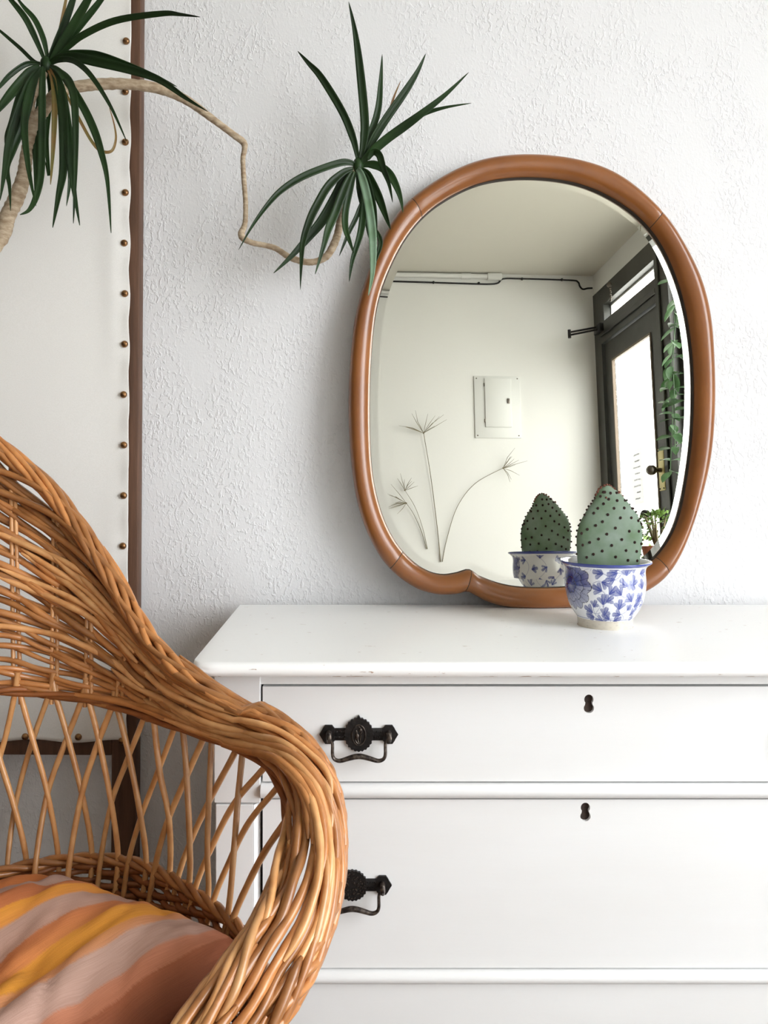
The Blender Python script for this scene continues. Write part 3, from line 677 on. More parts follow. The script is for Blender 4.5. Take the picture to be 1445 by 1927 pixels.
for pts in (((700,300),(860,330),(760,430),(900,480),(870,700)),((1070,560),(1180,520),(1190,700),(1120,860)),((620,650),(800,660),(960,690),(1000,900)),((560,820),(640,830),(560,960),(700,1010),(860,1000)),((400,340),(530,300),(520,330)),((880,380),(1000,430),(1080,560))):
    stroke([c2a(*p) for p in pts], .6, .4)
for s_ in range(7):
    ax = 85+s_*37; stroke([(ax+12*math.sin(t*1.3), 18+t*15) for t in range(6)], .6, .4)
# flower
fc = np.array(c2a(250, 530)); dx = wrapd(A-fc[0]); dy = H-fc[1]; rad = np.hypot(dx, dy*1.12); an = np.arctan2(dy, dx)
fl = np.zeros_like(ink); ln = np.zeros_like(ink)
for R1, npt, ph, base in ((44, 12, 0, .85), (30, 9, .3, .9), (15, 7, .1, 1.0)):
    edge = R1*(.86+.14*np.abs(np.cos(an*npt/2+ph))); m = rad < edge
    wash = base*(.55+.45*(rad/edge)) if R1 < 30 else base*(1.1-.5*(rad/edge))
    fl = np.where(m, wash, fl); ln = np.where(m, 0, ln)
    ln = np.where(np.abs(rad-edge) < .55, 1, ln)
    stripe = (np.abs(((an*npt*2.2/ (2*PI)+ph) % 1)-.5) < .045*30/np.maximum(rad,8)) & m & (rad > R1*.45); ln = np.where(stripe, .8, ln)
side_d = np.clip((-np.sin(an*1.0+.4)*0+ (dy>0)*.25), 0, 1)
ink = np.where(rad < 43, np.clip(fl+side_d*(fl>0), 0, 1), ink); dark = np.where(rad < 45, ln, 0)
for h0, h1, a1 in ((103.5,106.5,.9),(17.0,18.2,.85)):
    pass
zt = Zg.max()*1000
band = ((H > zt-5.2) & outside)*.95; foot = H < 17*ZS*1000
ink = np.where(H > zt-7.5, 0, ink); ink = np.maximum(ink, band); ink = np.maximum(ink, (np.abs(H-19.5*ZS*1000) < .55)*.9*outside)
ink = ink*outside; dark = dark*outside*(H < zt-5)
ink = np.where(foot, 0, ink); dark = np.where(foot, 0, dark)
c0 = np.array(S2L((236,238,242))[:3]); c1 = np.array(S2L((20,48,140))[:3]); c2 = np.array(S2L((12,18,54))[:3]); c3 = np.array(S2L((214,206,190))[:3])
colr = c0*(1-ink[...,None])+c1*ink[...,None]; colr = np.where(ink[...,None] > .97, c1*.9, colr); colr = colr*(1-dark[...,None])+c2*dark[...,None]
nz = np.array([[mnoise.noise(Vector((math.sin(t)*8, math.cos(t)*8, h*400))) for t in th[::8]] for h in zz]); nz = np.repeat(nz, 8, 1)
colr = np.where(foot[...,None], c3*(1-.25*np.clip(nz,0,1)[...,None]), colr)
ca = me.color_attributes.new('glaze', 'FLOAT_COLOR', 'POINT'); ca.data.foreach_set('color', np.concatenate([colr, np.ones((NH,NTH,1))], -1).astype(np.float32).ravel())
m = mat('painted_porcelain', (240,240,240), .12, coat=.4); at_n = m.node_tree.nodes.new('ShaderNodeAttribute'); at_n.attribute_name = 'glaze'
m.node_tree.links.new(at_n.outputs['Color'], m.node_tree.nodes['Principled BSDF'].inputs['Base Color']); me.materials.append(m)
o = bpy.data.objects.new('pot_body', me); COL.objects.link(o); o.parent = pot
mb = MB(); mb.lathe([(0,.0),(.030,.001),(.05,-.001),(72.2*k,0)], (0,0,104*ZS), 40); mb.build('soil', M['soil'], pot)
# cactus pad
cac = tag(empty('cactus', (pc.x, pc.y, ZT+104*ZS)), 'single green prickly pear pad with dark spine spots, planted in the blue and white pot', 'cactus')
pad = [(1089,1075),(1086,1051),(1085,1011),(1091,985),(1104,960),(1114.5,946),(1121,932),(1129,919),(1141,913),(1153,918),(1172,934),(1188,954),(1200,970),(1206.5,990),(1208.7,1017),(1205,1051),(1200,1075)]
pk = PD-.004
PP = catmull([np.array(((x-1146.5)*k, CZ-(y-VY)/F*pk)) for x, y in pad], 5)
# pad as rings: rows of constant height between left and right edges
pa = np.array(PP); topi = pa[:,1].argmax(); lf = pa[:topi+1]; rt = pa[topi:][::-1]
zt0, zt1 = pa[0,1]-.004, pa[topi,1]; rows = 44; vs = []; fs = []; K = 20
cxp = at(1146.5, 1000, PD).x
def padlr(z): return np.interp(z, lf[:,1], lf[:,0]), np.interp(z, rt[:,1], rt[:,0])
for i in range(rows+1):
    q = i/rows; z = zt0+(zt1-zt0)*(1-(1-q)**1.7) if i < rows else zt1
    l, r_ = padlr(z); mid = (l+r_)/2; hw = max((r_-l)/2, .0006); td = .0125*math.sqrt(max(0.002, 1-((z-(zt0+.035))/(zt1-zt0-.030))**2)) if z > zt0+.035 else .0125
    td = min(td, hw*.9)
    for j in range(K):
        a = 2*PI*j/K; ca_, sa_ = math.cos(a), math.sin(a)
        vs.append((cxp+mid+hw*math.copysign(abs(ca_)**.85, ca_), pc.y+td*math.copysign(abs(sa_)**1.1, sa_), z))
for i in range(rows):
    for j in range(K): fs.append((i*K+j, i*K+(j+1)%K, (i+1)*K+(j+1)%K, (i+1)*K+j))
fs += [tuple(range(K)), tuple(rows*K+j for j in range(K))]
mb = MB(); mb.add(vs, fs); pd_ = mb.build('pad', M['cactus'], angle=80); child(pd_, cac)
spots = [(810,175),(845,225),(905,180),(905,235),(965,235),(768,290),(808,258),(880,290),(955,288),(1018,292),(740,325),(835,335),(1005,358),(925,358),(1060,380),(750,412),(797,385),(693,440),(887,430),(988,453),(1062,455),(826,473),(768,508),(708,533),(932,512),(662,553),(860,553),(1028,533),(1083,545),(793,593),(963,590),(1044,598),(733,617),(688,640),(888,635),(978,660),(1050,665),(655,470),(1090,408),(860,182),(790,205),(820,175)]
edge = []
for i in range(2, len(pa)-2):
    edge.append((pa[i,0], pa[i,1]))
def pad_surf(x, z):
    l, r_ = padlr(z); mid = (l+r_)/2; hw = max((r_-l)/2,.001); td = .0125*math.sqrt(max(0.002, 1-((z-(zt0+.035))/(zt1-zt0-.030))**2)) if z > zt0+.035 else .0125
    td = min(td, hw*.9)
    q = min(1, abs(x-mid)/hw)**(1/.85); return td*max(0, math.sqrt(max(0,1-q*q)))**1.1
mb = MB(); mr_ = MB()
for (sx_, sy_) in spots:
    px = 920+sx_/3.803; py = 880+sy_/3.803; x = (px-1146.5)*k; z = CZ-(py-VY)/F*pk; t = pad_surf(x, z)
    for s in (-1, 1):
        xx = x if s < 0 else -x*.93+.002
        tt = t if s < 0 else pad_surf(xx, z)
        mb.ball((cxp+xx, pc.y+s*(tt+.0002), z), .0023, 7, 5, (1,.8,1.05))
        mb.tube([(cxp+xx, pc.y+s*tt, z), (cxp+xx+.0006, pc.y+s*(tt+.003), z+.0012)], [.0007,.0002], 4)
for i, (x, z) in enumerate(edge):
    if i % 2 or z < ZT+.11: continue
    (mr_ if z > zt1-.018 else mb).ball((cxp+x*1.0, pc.y+random.uniform(-.003,.003), z+.0004), .0019 if z < zt1-.018 else .0022, 7, 5)
for s in range(16):
    q = s/16; z = zt1-.0025-.020*q*abs(math.sin(s)); l, r_ = padlr(z); x = l if s % 2 else l+(r_-l)*random.uniform(.0,1)
    mr_.ball((cxp+x, pc.y-pad_surf(x, z)*random.choice((-1,1,.5)), z), .0018, 6, 4)
q_ = child(mb.build('areoles', M['areole']), cac); q_['kind'] = 'stuff'
q_ = child(mr_.build('young_areoles', M['areole_red']), cac); q_['kind'] = 'stuff'

# ------------------------------------------------------------------ dracaena with its winding stem
dc = tag(empty('dracaena_plant', (-.93,-.30,0)), 'dragon tree with winding pale stem and two spiky dark green leaf crowns', 'plant')
def stem(pts, name='stem'):
    P = catmull([(*at(x, y, d), r) for x, y, d, r in pts], 8); P3 = [Vector(p[:3]) for p in P]; R_ = [p[3]*(1+.05*math.sin(i*2.6)+.03*random.uniform(-1,1)) for i, p in enumerate(P)]
    P2 = []; R2 = []
    mb = MB(); mb.tube(P3, R_, 12); child(mb.build(name, M['stem'], angle=80), dc)
stem([(66,225,1.31,.0105),(80,210,1.31,.0100),(100,182,1.31,.0095),(125,168,1.32,.0092),(170,160,1.33,.0095),(235,158,1.34,.0092),(300,167,1.35,.0090),(350,188,1.36,.0080),(400,224,1.37,.0062),(440,254,1.38,.0058),(458,268,1.385,.0062),(460,282,1.39,.0048),(457,300,1.39,.0044),(459,340,1.39,.0046),(462,380,1.385,.0044),(461,420,1.385,.0046),(454,443,1.38,.0062),(472,456,1.38,.0050),(500,462,1.385,.0048),(520,468,1.385,.0052),(545,484,1.385,.0056),(575,493,1.38,.0058),(598,491,1.38,.0058),(618,478,1.375,.0068),(634,445,1.375,.0070),(642,405,1.375,.0070),(650,365,1.375,.0068),(660,330,1.375,.006),(674,312,1.375,.006)])
st_ = [(-420,1130,1.24,.020),(-330,900,1.25,.018),(-180,690,1.27,.0165),(-60,520,1.29,.0145),(0,448,1.30,.0135),(14,408,1.30,.0130),(32,370,1.30,.0128),(45,330,1.305,.0115),(50,290,1.31,.0100),(60,245,1.31,.0098),(66,225,1.31,.0105),(58,200,1.31,.007),(64,178,1.305,.0065),(78,150,1.30,.0062),(86,125,1.30,.006)]
stem(st_, 'trunk')
b0 = at(-420,1130,1.24)
mb = MB(); mb.lathe([(0,0),(.12,0),(.155,.26),(.165,.27),(.165,.31),(.15,.31),(.145,.27),(0,.27)], (b0.x-.03, b0.y+.0, 0), 40); child(mb.build('pot', M['terracotta']), dc)
mb = MB(); mb.tube(catmull([tuple(b0), (b0.x-.02,b0.y,.6), (b0.x-.03,b0.y,.26)], 6), .021, 12); child(mb.build('trunk', M['stem']), dc)
def leaf(pts, wpx, D0, D1, m='leaf', c=.3):
    P = catmull([np.array(p, float) for p in pts], 7); n = len(P); vs = []; fs = []
    P3 = [at(p[0], p[1], D0+(D1-D0)*(i/(n-1))**1.2) for i, p in enumerate(P)]
    W = wpx*1.22/F*D0/2
    tw = random.uniform(-.5,.5); tw1 = random.uniform(-.6,.6)
    for i in range(n):
        t = i/(n-1); T_ = (P3[min(i+1,n-1)]-P3[max(i-1,0)]).normalized(); view = (camp-P3[i]).normalized()
        s = T_.cross(view).normalized(); nn = s.cross(T_).normalized(); a = tw+(tw1-tw)*t; s2 = s*math.cos(a*.6)+nn*math.sin(a*.6); n2 = nn*math.cos(a*.6)-s*math.sin(a*.6)
        wd = W*min(1, .42+t*2.4)*(1-max(0, (t-.45)/.55)**1.7)*(1/max(.75, math.cos(a*.6))) + .0003
        vs += [P3[i]+s2*wd+n2*wd*c, P3[i]+s2*wd*.5+n2*wd*c*.35, P3[i]-n2*wd*.1, P3[i]-s2*wd*.5+n2*wd*c*.35, P3[i]-s2*wd+n2*wd*c]
    for i in range(n-1):
        for j in range(4): fs.append((i*5+j, i*5+j+1, (i+1)*5+j+1, (i+1)*5+j))
    mb = MB(); mb.add(vs, fs); o = mb.build('leaf', M[m], angle=80); child(o, dc); s_ = o.modifiers.new('thick','SOLIDIFY'); s_.thickness = .0006
    if m == 'leaf_dry': o['label'] = 'browned leaf'
    if m == 'leaf_pale': o['label'] = 'pale grey-green leaf'
    return o
C1 = [([(89,118),(115,60),(137,0),(146,-28)],10,1.30,1.27),([(93,118),(130,60),(165,0),(185,-40)],12,1.30,1.24),([(96,118),(150,50),(190,0),(210,-30)],9,1.30,1.27),
 ([(100,112),(112,60),(124,0),(127,-20)],4,1.31,1.33),([(98,116),(125,90),(155,66),(218,38),(305,25),(340,27),(377,32)],9,1.30,1.22),([(92,120),(120,103),(160,100),(193,105),(249,125),(299,146),(333,163)],9,1.30,1.22),
 ([(92,121),(110,111),(140,108),(174,115),(243,131),(299,150),(349,184),(391,210)],13,1.30,1.20),([(86,118),(62,62),(45,30),(19,-2),(10,-12)],9,1.30,1.27),([(90,115),(82,75),(66,38),(44,12),(28,-10)],8,1.30,1.28),
 ([(84,118),(66,117),(37,90),(0,58),(-14,46)],5,1.31,1.34),([(80,119),(50,120),(20,140),(0,162),(-20,185)],7,1.30,1.25),([(75,125),(55,138),(25,172),(0,203),(-25,232)],13,1.30,1.22),
 ([(76,128),(60,150),(40,195),(18,262),(8,325),(0,378)],12,1.29,1.20),([(74,132),(62,165),(45,230),(25,280),(13,315),(18,350),(20,397)],10,1.29,1.22),([(78,128),(62,155),(50,200),(46,245),(55,325),(68,388)],11,1.29,1.20),
 ([(82,125),(80,150),(79,240),(77,325),(68,370),(55,395),(38,404)],10,1.28,1.19),([(88,124),(100,150),(103,200),(100,280),(95,347)],8,1.30,1.25),([(92,126),(108,150),(118,210),(120,310),(110,370),(99,428)],13,1.30,1.24),
 ([(94,126),(112,160),(125,230),(133,300),(138,350),(150,424)],13,1.30,1.25),([(96,125),(118,140),(133,160),(141,205),(142,310),(138,420)],11,1.29,1.22),([(94,124),(115,138),(150,190),(175,240),(190,285),(202,340),(209,438)],11,1.29,1.19),
 ([(100,116),(120,111),(145,118),(174,146),(209,202),(240,270)],8,1.30,1.20),([(94,125),(118,165),(148,222),(172,265),(190,284),(210,284),(218,262),(215,235),(206,203)],4,1.31,1.33),([(82,126),(76,190),(68,260),(68,320),(66,375)],10,1.31,1.31),([(86,126),(95,180),(88,260),(92,330),(84,300)],6,1.32,1.33),
 ([(90,126),(105,180),(126,260),(132,330),(125,388)],10,1.32,1.34),([(70,130),(40,170),(22,230),(12,262),(15,300)],8,1.32,1.35)]
C2 = [([(674,303),(665,262),(644,210),(605,146),(580,118),(560,96)],11,1.37,1.33),([(678,303),(685,262),(686,222),(677,127),(668,60),(656,3)],13,1.37,1.32),([(682,298),(696,255),(711,207),(716,155),(719,102)],10,1.37,1.36),
 ([(684,298),(702,262),(727,222),(762,172),(785,135),(801,101)],12,1.37,1.34),([(676,312),(695,290),(727,262),(760,238),(790,216),(838,178),(882,136)],13,1.37,1.31),([(700,285),(740,252),(775,226),(800,213),(838,202),(887,194)],7,1.37,1.34),
 ([(700,275),(718,240),(733,208),(742,180),(754,152)],4,1.38,1.38),([(668,312),(662,307),(644,306),(610,316),(567,334),(530,358),(504,385),(475,425),(449,470)],10,1.37,1.30),([(664,317),(645,325),(618,350),(597,385),(583,414),(570,455),(567,493),(565,545)],12,1.36,1.30),
 ([(662,320),(650,335),(631,372),(608,412),(583,443),(550,480),(515,514)],15,1.37,1.35),([(664,322),(650,350),(631,400),(618,430),(609,462),(593,516)],12,1.36,1.33),([(668,324),(660,350),(650,398),(650,430),(658,455),(667,480)],10,1.36,1.35),
 ([(680,380),(672,405),(655,440),(638,482)],7,1.38,1.38),([(682,330),(686,360),(684,400),(678,440),(663,490),(657,530)],11,1.38,1.38),([(672,318),(680,330),(692,376),(700,430),(702,480),(700,520),(693,556)],12,1.36,1.30,'leaf_pale'),
 ([(676,318),(688,335),(701,382),(706,415),(709,438)],10,1.37,1.37),([(678,318),(692,330),(711,366),(724,400),(735,432)],13,1.37,1.375),([(692,300),(703,286),(714,292),(722,318),(732,345),(739,381)],10,1.36,1.33),
 ([(680,312),(695,309),(715,314),(733,328),(746,352),(754,376),(758,400)],12,1.37,1.35),([(672,316),(676,360),(690,410),(696,440),(705,470),(708,500)],8,1.39,1.40),([(706,430),(716,455),(710,480),(702,505)],7,1.385,1.385)]
for L_ in C1+C2:
    mm = L_[4] if len(L_) > 4 else ('leaf_dry' if L_[1] in (8,) and L_[0][-1] == (95,347) else 'leaf')
    if L_[1] == 4: mm = 'leaf_dry'
    leaf(L_[0], L_[1], L_[2], L_[3], mm)
for (x, y, d) in ((87,122,1.30), (674,312,1.372)):
    mb = MB(); c = at(x, y, d); mb.ball(c, .010, 12, 8, (1,1,1.5)); child(mb.build('crown_base', M['leaf']), dc)

# ------------------------------------------------------------------ wicker chair
cc = Vector((-.335, .78)); sd = Vector((-.616, .788)).normalized()   # plan centre (x, distance) and direction to the back
def P3d(x, D, z): return Vector((x, CY+D, z))
def sym(p):
    q = Vector((p.x, p.y-CY))-cc; al = sd*q.dot(sd); r2 = al*2-q; return Vector((cc.x+r2.x, CY+cc.y+r2.y, p.z))
chair = tag(empty('wicker_chair', P3d(cc.x, cc.y, 0)), 'woven honey-brown willow tub armchair with lattice sides, beside the white dresser', 'chair')
def cp(o): o.parent = chair; o.matrix_parent_inverse = Matrix.Translation(-Vector(chair.location)); return o
bk = cc+sd*.375; Rk = [P3d(bk.x, bk.y, 1.155)]; bk = cc+sd*.30; Bk = [P3d(bk.x, bk.y, .742)]
for r_, b_ in (((0,820,1.10),(0,1305,1.03)),((100,900,1.09),(70,1309,1.045)),((170,985,1.07),(140,1316,1.045)),((240,1090,1.04),(210,1329,1.035)),((300,1183,1.005),(280,1350,1.015)),((370,1250,.968),(350,1374,.985)),((480,1316,.938),(425,1400,.955)),((560,1366,.908),(490,1432,.92)),((612,1425,.878),(524,1476,.885)),((640,1490,.85),(539,1535,.855)),((648,1570,.815),(537,1605,.82)),((641,1655,.775),(518,1682,.785)),((611,1745,.735),(487,1765,.75)),((567,1830,.70),(434,1846,.72)),((512,1925,.67),(362,1925,.69)),((430,2030,.64),(270,2010,.66)),((330,2150,.61),(190,2110,.63))):
    Rk.append(at(*r_)); Bk.append(at(*b_))
fr = cc-sd*.262; Rk.append(P3d(fr.x, fr.y, .455)); fr = cc-sd*.24; Bk.append(P3d(fr.x, fr.y, .485))
PER = 8
Rs = [Vector(p) for p in catmull([sym(Rk[2])[:], sym(Rk[1])[:]]+[p[:] for p in Rk], PER)][2*PER:]
Bs = [Vector(p) for p in catmull([sym(Bk[2])[:], sym(Bk[1])[:]]+[p[:] for p in Bk], PER)][2*PER:]
NS = len(Rs); Ns = []
for i in range(NS):
    T_ = (Rs[min(i+1,NS-1)]-Rs[max(i-1,0)])+(Bs[min(i+1,NS-1)]-Bs[max(i-1,0)]); n = T_.cross(Rs[i]-Bs[i]).normalized(); Ns.append(n)
for _ in range(3): Ns = [(Ns[max(i-1,0)]+Ns[i]+Ns[min(i+1,NS-1)]).normalized() for i in range(NS)]
def sm(a, b, x): t = max(0, min(1, (x-a)/(b-a))); return t*t*(3-2*t)
def surf(i, v, w=0):
    s = i/PER; b = sm(4.5, 9.5, s); e_ = (Rs[i]-Bs[i]).normalized(); R1_ = Rs[i]-e_*(.004+.009*b); B1_ = Bs[i]+e_*.004*b; hv = (R1_-B1_)*.5; mid = (R1_+B1_)*.5
    t = .007+.026*b*(1-.3*sm(15,18,s))
    al = PI*(1+.35*b)*v; uc = (-math.cos(al)); ul = 2*v-1
    u = ul*(1-b)+uc*b; ww = (t*(1-ul*ul))*(1-b)+t*math.sin(al)*b
    rim = .010*(1-b)*math.exp(-((v-.93)/.07)**2)     # thicker braided border
    nr = Ns[i]; off = w
    if b > .5: off = w*max(-1, min(1, math.sin(al)*1.2)); hvn = hv.normalized(); return mid+hv*u+nr*(ww+off)+hvn*(w*uc*.8)
    return mid+hv*u+nr*(ww+off+rim)
rc = random.Random(3)
def strand(vfun, wfun, s0, s1, rad, mats='willow', n=6):
    # s from s0 to s1 in stations; negative = other half of the chair
    P = []; i0_ = int(round(s0*PER)); i1_ = int(round(s1*PER))
    for i in range(i0_, i1_+1):
        j = min(abs(i), NS-1); s = i/PER; p = surf(j, max(0, min(1, vfun(s))), wfun(s)); P.append(p if i >= 0 else sym(p))
    if len(P) < 3: return
    L = len(P); R_ = [rad*(.35+.65*min(1, k_/3, (L-1-k_)/3))*(1+.06*math.sin(k_*.9+s0)) for k_ in range(L)]
    mb = MB(); mb.tube(P, R_, n); return cp(mb.build('willow_strand', M[mats], angle=80))
SMX = 18.0
NV = 32
for q in range(NV):
    v0 = .012+.86*(q+.5)/NV; ph = (q//2)%2*PI; a1 = rc.uniform(0,6.28); a2 = rc.uniform(0,6.28); lay = [0,.9,1.8][q%3]
    def vf(s, v0=v0, a1=a1, a2=a2): 
        b = sm(4,9,abs(s)); return v0+ (.013*math.sin(s*.9+a1)+.008*math.sin(s*2.1+a2))*(1-.2*b) + (v0-.45)*.16*b
    def wf(s, ph=ph, lay=lay, a1=a1):
        a = abs(s); b = sm(5,9,a); return .0052*math.sin((a-1.5)/.93*PI+ph)*(1-.65*b) - .0062*lay*sm(1.2,5,a) - .0055*b + .0022*b*math.sin(s*2.6+a1)
    s0 = -SMX; s1 = SMX
    # rods are finite: some start part way
    if q % 3: s1 = rc.uniform(5.5, 8.5); s0 = -rc.uniform(5.5, 8.5)
    strand(vf, wf, s0, s1, rc.uniform(.0038,.0050)*(1.05 if v0 > .3 else .85), 'willow')
# short rods that cross the weave at a slant towards the rim
for q in range(13):
    s0 = rc.uniform(-.5, 6); ln_ = rc.uniform(3.5, 6); va = rc.uniform(.12,.72); vb = min(.95, va+rc.uniform(.10,.30)); a1 = rc.uniform(0,6.28)
    for sg in (1,):
        strand(lambda s, s0=s0, ln_=ln_, va=va, vb=vb: va+(vb-va)*sm(0,1,(s-s0)/ln_), lambda s, a1=a1: .0060+.003*math.sin(s*3.3+a1), s0, s0+ln_, rc.uniform(.0040,.0048), 'willow_lit')
# braided border: rods rising over the rim one after another
NBR = 30
for q in range(NBR):
    s0 = -17+34*q/NBR+rc.uniform(-.15,.15); ln_ = 4.6
    def vf(s, s0=s0, ln_=ln_): t = (s-s0)/ln_; return .74+.26*sm(0,1,t)
    def wf(s, s0=s0, ln_=ln_): t = (s-s0)/ln_; return .004+.0085*math.sin(PI*min(1,max(0,t)))*(1-.15*sm(5,9,abs(s)))
    strand(vf, wf, max(-SMX,s0), min(SMX,s0+ln_), rc.uniform(.0042,.0052), 'willow')
    def vf2(s, s0=s0, ln_=ln_): t = (s-s0)/ln_; return 1.0-.26*sm(0,1,t)
    if q % 2 == 0: strand(vf2, lambda s: -.002, max(-SMX,s0), min(SMX,s0+ln_), rc.uniform(.0034,.0044), 'willow')
# edge rope twisted along the rim
for q in range(7):
    def wdt(s): j = min(int(abs(s)*PER), NS-1); return (Rs[j]-Bs[j]).length*(1+.9*sm(4.5,9.5,abs(s)))
    strand(lambda s, q=q: 1-(.015+.013*math.sin(s*1.5+q*2*PI/7))/wdt(s), lambda s, q=q: .003+.009*math.cos(s*1.5+q*2*PI/7), -SMX, SMX, .0046, 'willow')
# arm roll: overlapping rods, each drifting slowly from the inner edge over the roll
for q in range(37):
    s0 = 2.6+13.6*((q*.381966)%1); ln_ = rc.uniform(3.6, 5.2); v0 = .02+.66*((q*.7548)%1); dv = rc.uniform(.16,.32)
    f = lambda s, s0=s0, ln_=ln_, v0=v0, dv=dv: v0+dv*sm(0,1,(abs(s)-s0)/ln_)
    g = lambda s, s0=s0, ln_=ln_: -.0035+.0105*math.sin(PI*min(1,max(0,(abs(s)-s0)/ln_)))**.7
    mt = 'willow_lit' if rc.random() < .55 else 'willow'; rr0 = rc.uniform(.0042,.0050)
    strand(f, g, s0, min(SMX, s0+ln_), rr0, mt)
    if q % 2: strand(f, g, -min(SMX, s0+ln_), -s0, rr0, mt)
# lower edge rope of the woven back
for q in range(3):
    strand(lambda s, q=q: .012+.012*math.sin(s*1.9+q*2.1), lambda s, q=q: .002+.0042*math.cos(s*1.9+q*2.1), -SMX, SMX, .0038, 'willow_shaded')
# seat ring
ZR = .53
ringpx = [(0,1640),(45,1628),(90,1620),(135,1614),(180,1612),(220,1615),(260,1622),(305,1643),(350,1670),(385,1694),(420,1720),(450,1745),(480,1774)]
ra = []
for x, y in ringpx:
    D = (CZ-ZR)*F/(y-VY); p = Vector(((x-VX)/F*D, D))-cc; ra.append((math.atan2(p.x, p.y), p.length))
phs = math.atan2(sd.x, sd.y)
ra2 = ra + [(2*phs-a, r_) for a, r_ in ra if 2*phs-a < ra[0][0]-.05]
ra2 += [(phs+PI, .252), (phs+PI-.6, .25), (phs-PI+.6, .25), (ra[-1][0]+.35, .252)]
ra2.sort(); ang = np.array([a for a, _ in ra2]); rad_ = np.array([r_ for _, r_ in ra2]); fa = np.r_[ang-2*PI, ang, ang+2*PI]; fr_ = np.r_[rad_, rad_, rad_]
def ring(a, z, k_=1.0, dr=0):
    aa = np.linspace(a-.14, a+.14, 5); rr_ = float(np.mean([np.interp(x, fa, fr_) for x in aa]))*k_+dr; return P3d(cc.x+rr_*math.sin(a), cc.y+rr_*math.cos(a), z)
NR = 150
for q in range(3):
    mb = MB(); P = [ring(2*PI*i/NR, ZR-.002+.0045*math.sin(14*2*PI*i/NR+q*2.1), 1, .0045*math.cos(14*2*PI*i/NR+q*2.1)) for i in range(NR+1)]
    mb.tube(P, .0042, 6, False); cp(mb.build('ring_rod', M['willow'], angle=80))
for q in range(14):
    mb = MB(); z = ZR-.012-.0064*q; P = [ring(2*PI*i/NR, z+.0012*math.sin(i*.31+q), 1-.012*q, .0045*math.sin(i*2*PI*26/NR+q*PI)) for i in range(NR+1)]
    mb.tube(P, .0042, 6, False); cp(mb.build('willow_weaver', M['willow_shaded'], angle=80))
# lattice sticks: traced from top (woven band) to bottom (seat ring)
sticks = [[(39,1309),(62,1393),(88,1488),(110,1615)],[(105,1309),(129,1393),(155,1498),(173,1608)],[(168,1319),(186,1393),(210,1515),(222,1617)],[(220,1328),(239,1405),(263,1527),(275,1630)],[(289,1350),(301,1455),(318,1541),(319,1646)],[(343,1363),(350,1440),(357,1590),(355,1668)],[(399,1379),(394,1480),(390,1600),(391,1690)],[(457,1408),(448,1500),(441,1590),(428,1725)],[(-8,1400),(0,1431),(29,1526),(50,1622)],
 [(91,1309),(57,1407),(29,1514),(14,1627)],[(153,1319),(119,1407),(88,1498),(66,1634)],[(210,1331),(181,1407),(153,1498),(130,1627)],[(272,1347),(239,1431),(210,1510),(189,1620)],[(332,1359),(296,1455),(265,1538),(241,1624)],[(387,1379),(350,1463),(312,1555),(290,1640)],[(446,1408),(400,1495),(360,1580),(334,1655)],[(503,1437),(442,1510),(397,1597),(366,1676)],[(526,1476),(470,1545),(432,1620),(400,1700)],[(541,1539),(500,1600),(466,1665),(437,1734)],[(536,1626),(505,1675),(483,1715),(461,1758)],[(27,1309),(12,1380),(-6,1450),(-45,1640)]]
def nearB(x, y):
    best = min(range(8, NS), key=lambda i: (lambda q: (q[0]-x)**2+(q[1]-y)**2)((VX+(Bs[i].x-CX)/(Bs[i].y-CY)*F, VY-(Bs[i].z-CZ)/(Bs[i].y-CY)*F))); return Bs[best].y-CY
for n_, st in enumerate(sticks):
    Dt = nearB(*st[0]); xb, yb_ = st[-1]; Db = (CZ-ZR)*F/(max(yb_, 1612.5)-VY)
    if n_ == 20: Db = 1.0
    P = []
    for i, (x, y) in enumerate(st):
        t = (y-st[0][1])/(st[-1][1]-st[0][1]); bow = (-.004 if n_ < 9 else .010)*math.sin(PI*t); P.append(at(x, y, Dt+(Db-Dt)*t+bow))
    P = [P[0]+(P[0]-P[1]).normalized()*.02+Vector((0,0,.012))] + P + [P[-1]+Vector((0,0,-.06))+(Vector((cc.x,CY+cc.y,0))-Vector((P[-1].x,P[-1].y,0)))*.08]
    for sg in (0, 1):
        Q = [sym(p) for p in P] if sg else P; C_ = catmull([p[:] for p in Q], 6); mb = MB(); r0 = rc.uniform(.0036,.0042)
        mb.tube(C_, [r0*(1.08-.16*i/len(C_)+.03*math.sin(i*1.7+n_)) for i in range(len(C_))], 8); cp(mb.build('lattice_stick', M['willow_lit'], angle=80))
# stake pairs running up through the woven back
def vert_stake(xa, ya, xb, yb2, r0):
    # through the weave, following the surface
    P = []
    for t in [i/10 for i in range(11)]:
        x = xa+(xb-xa)*t; y = ya+(yb2-ya)*t
        best = None
        for i in range(0, 9*PER):
            for v in (0,.1,.2,.3,.4,.5,.6,.7,.8,.9,1):
                q = surf(i, v); X_ = VX+(q.x-CX)/(q.y-CY)*F; Y_ = VY-(q.z-CZ)/(q.y-CY)*F; d = (X_-x)**2+(Y_-y)**2
                if best is None or d < best[0]: best = (d, q.y-CY)
        P.append(at(x, y, best[1]+.001))
    return P
for (xa, ya, xb, yb2) in ((26,1325,20,860),(39,1325,27,870),(97,1325,101,960),(107,1325,109,970),(160,1330,166,1060),(172,1332,172,1080),(217,1338,232,1195),(228,1340,238,1215),(278,1358,292,1270),(291,1360,300,1285),(338,1375,352,1325)):
    P = vert_stake(xa, ya, xb, yb2, 0)
    for sg in (0, 1):
        Q = [sym(p) for p in P] if sg else P; mb = MB(); mb.tube(catmull([p[:] for p in Q], 3), .0030, 7); cp(mb.build('stake', M['willow_lit'], angle=80))
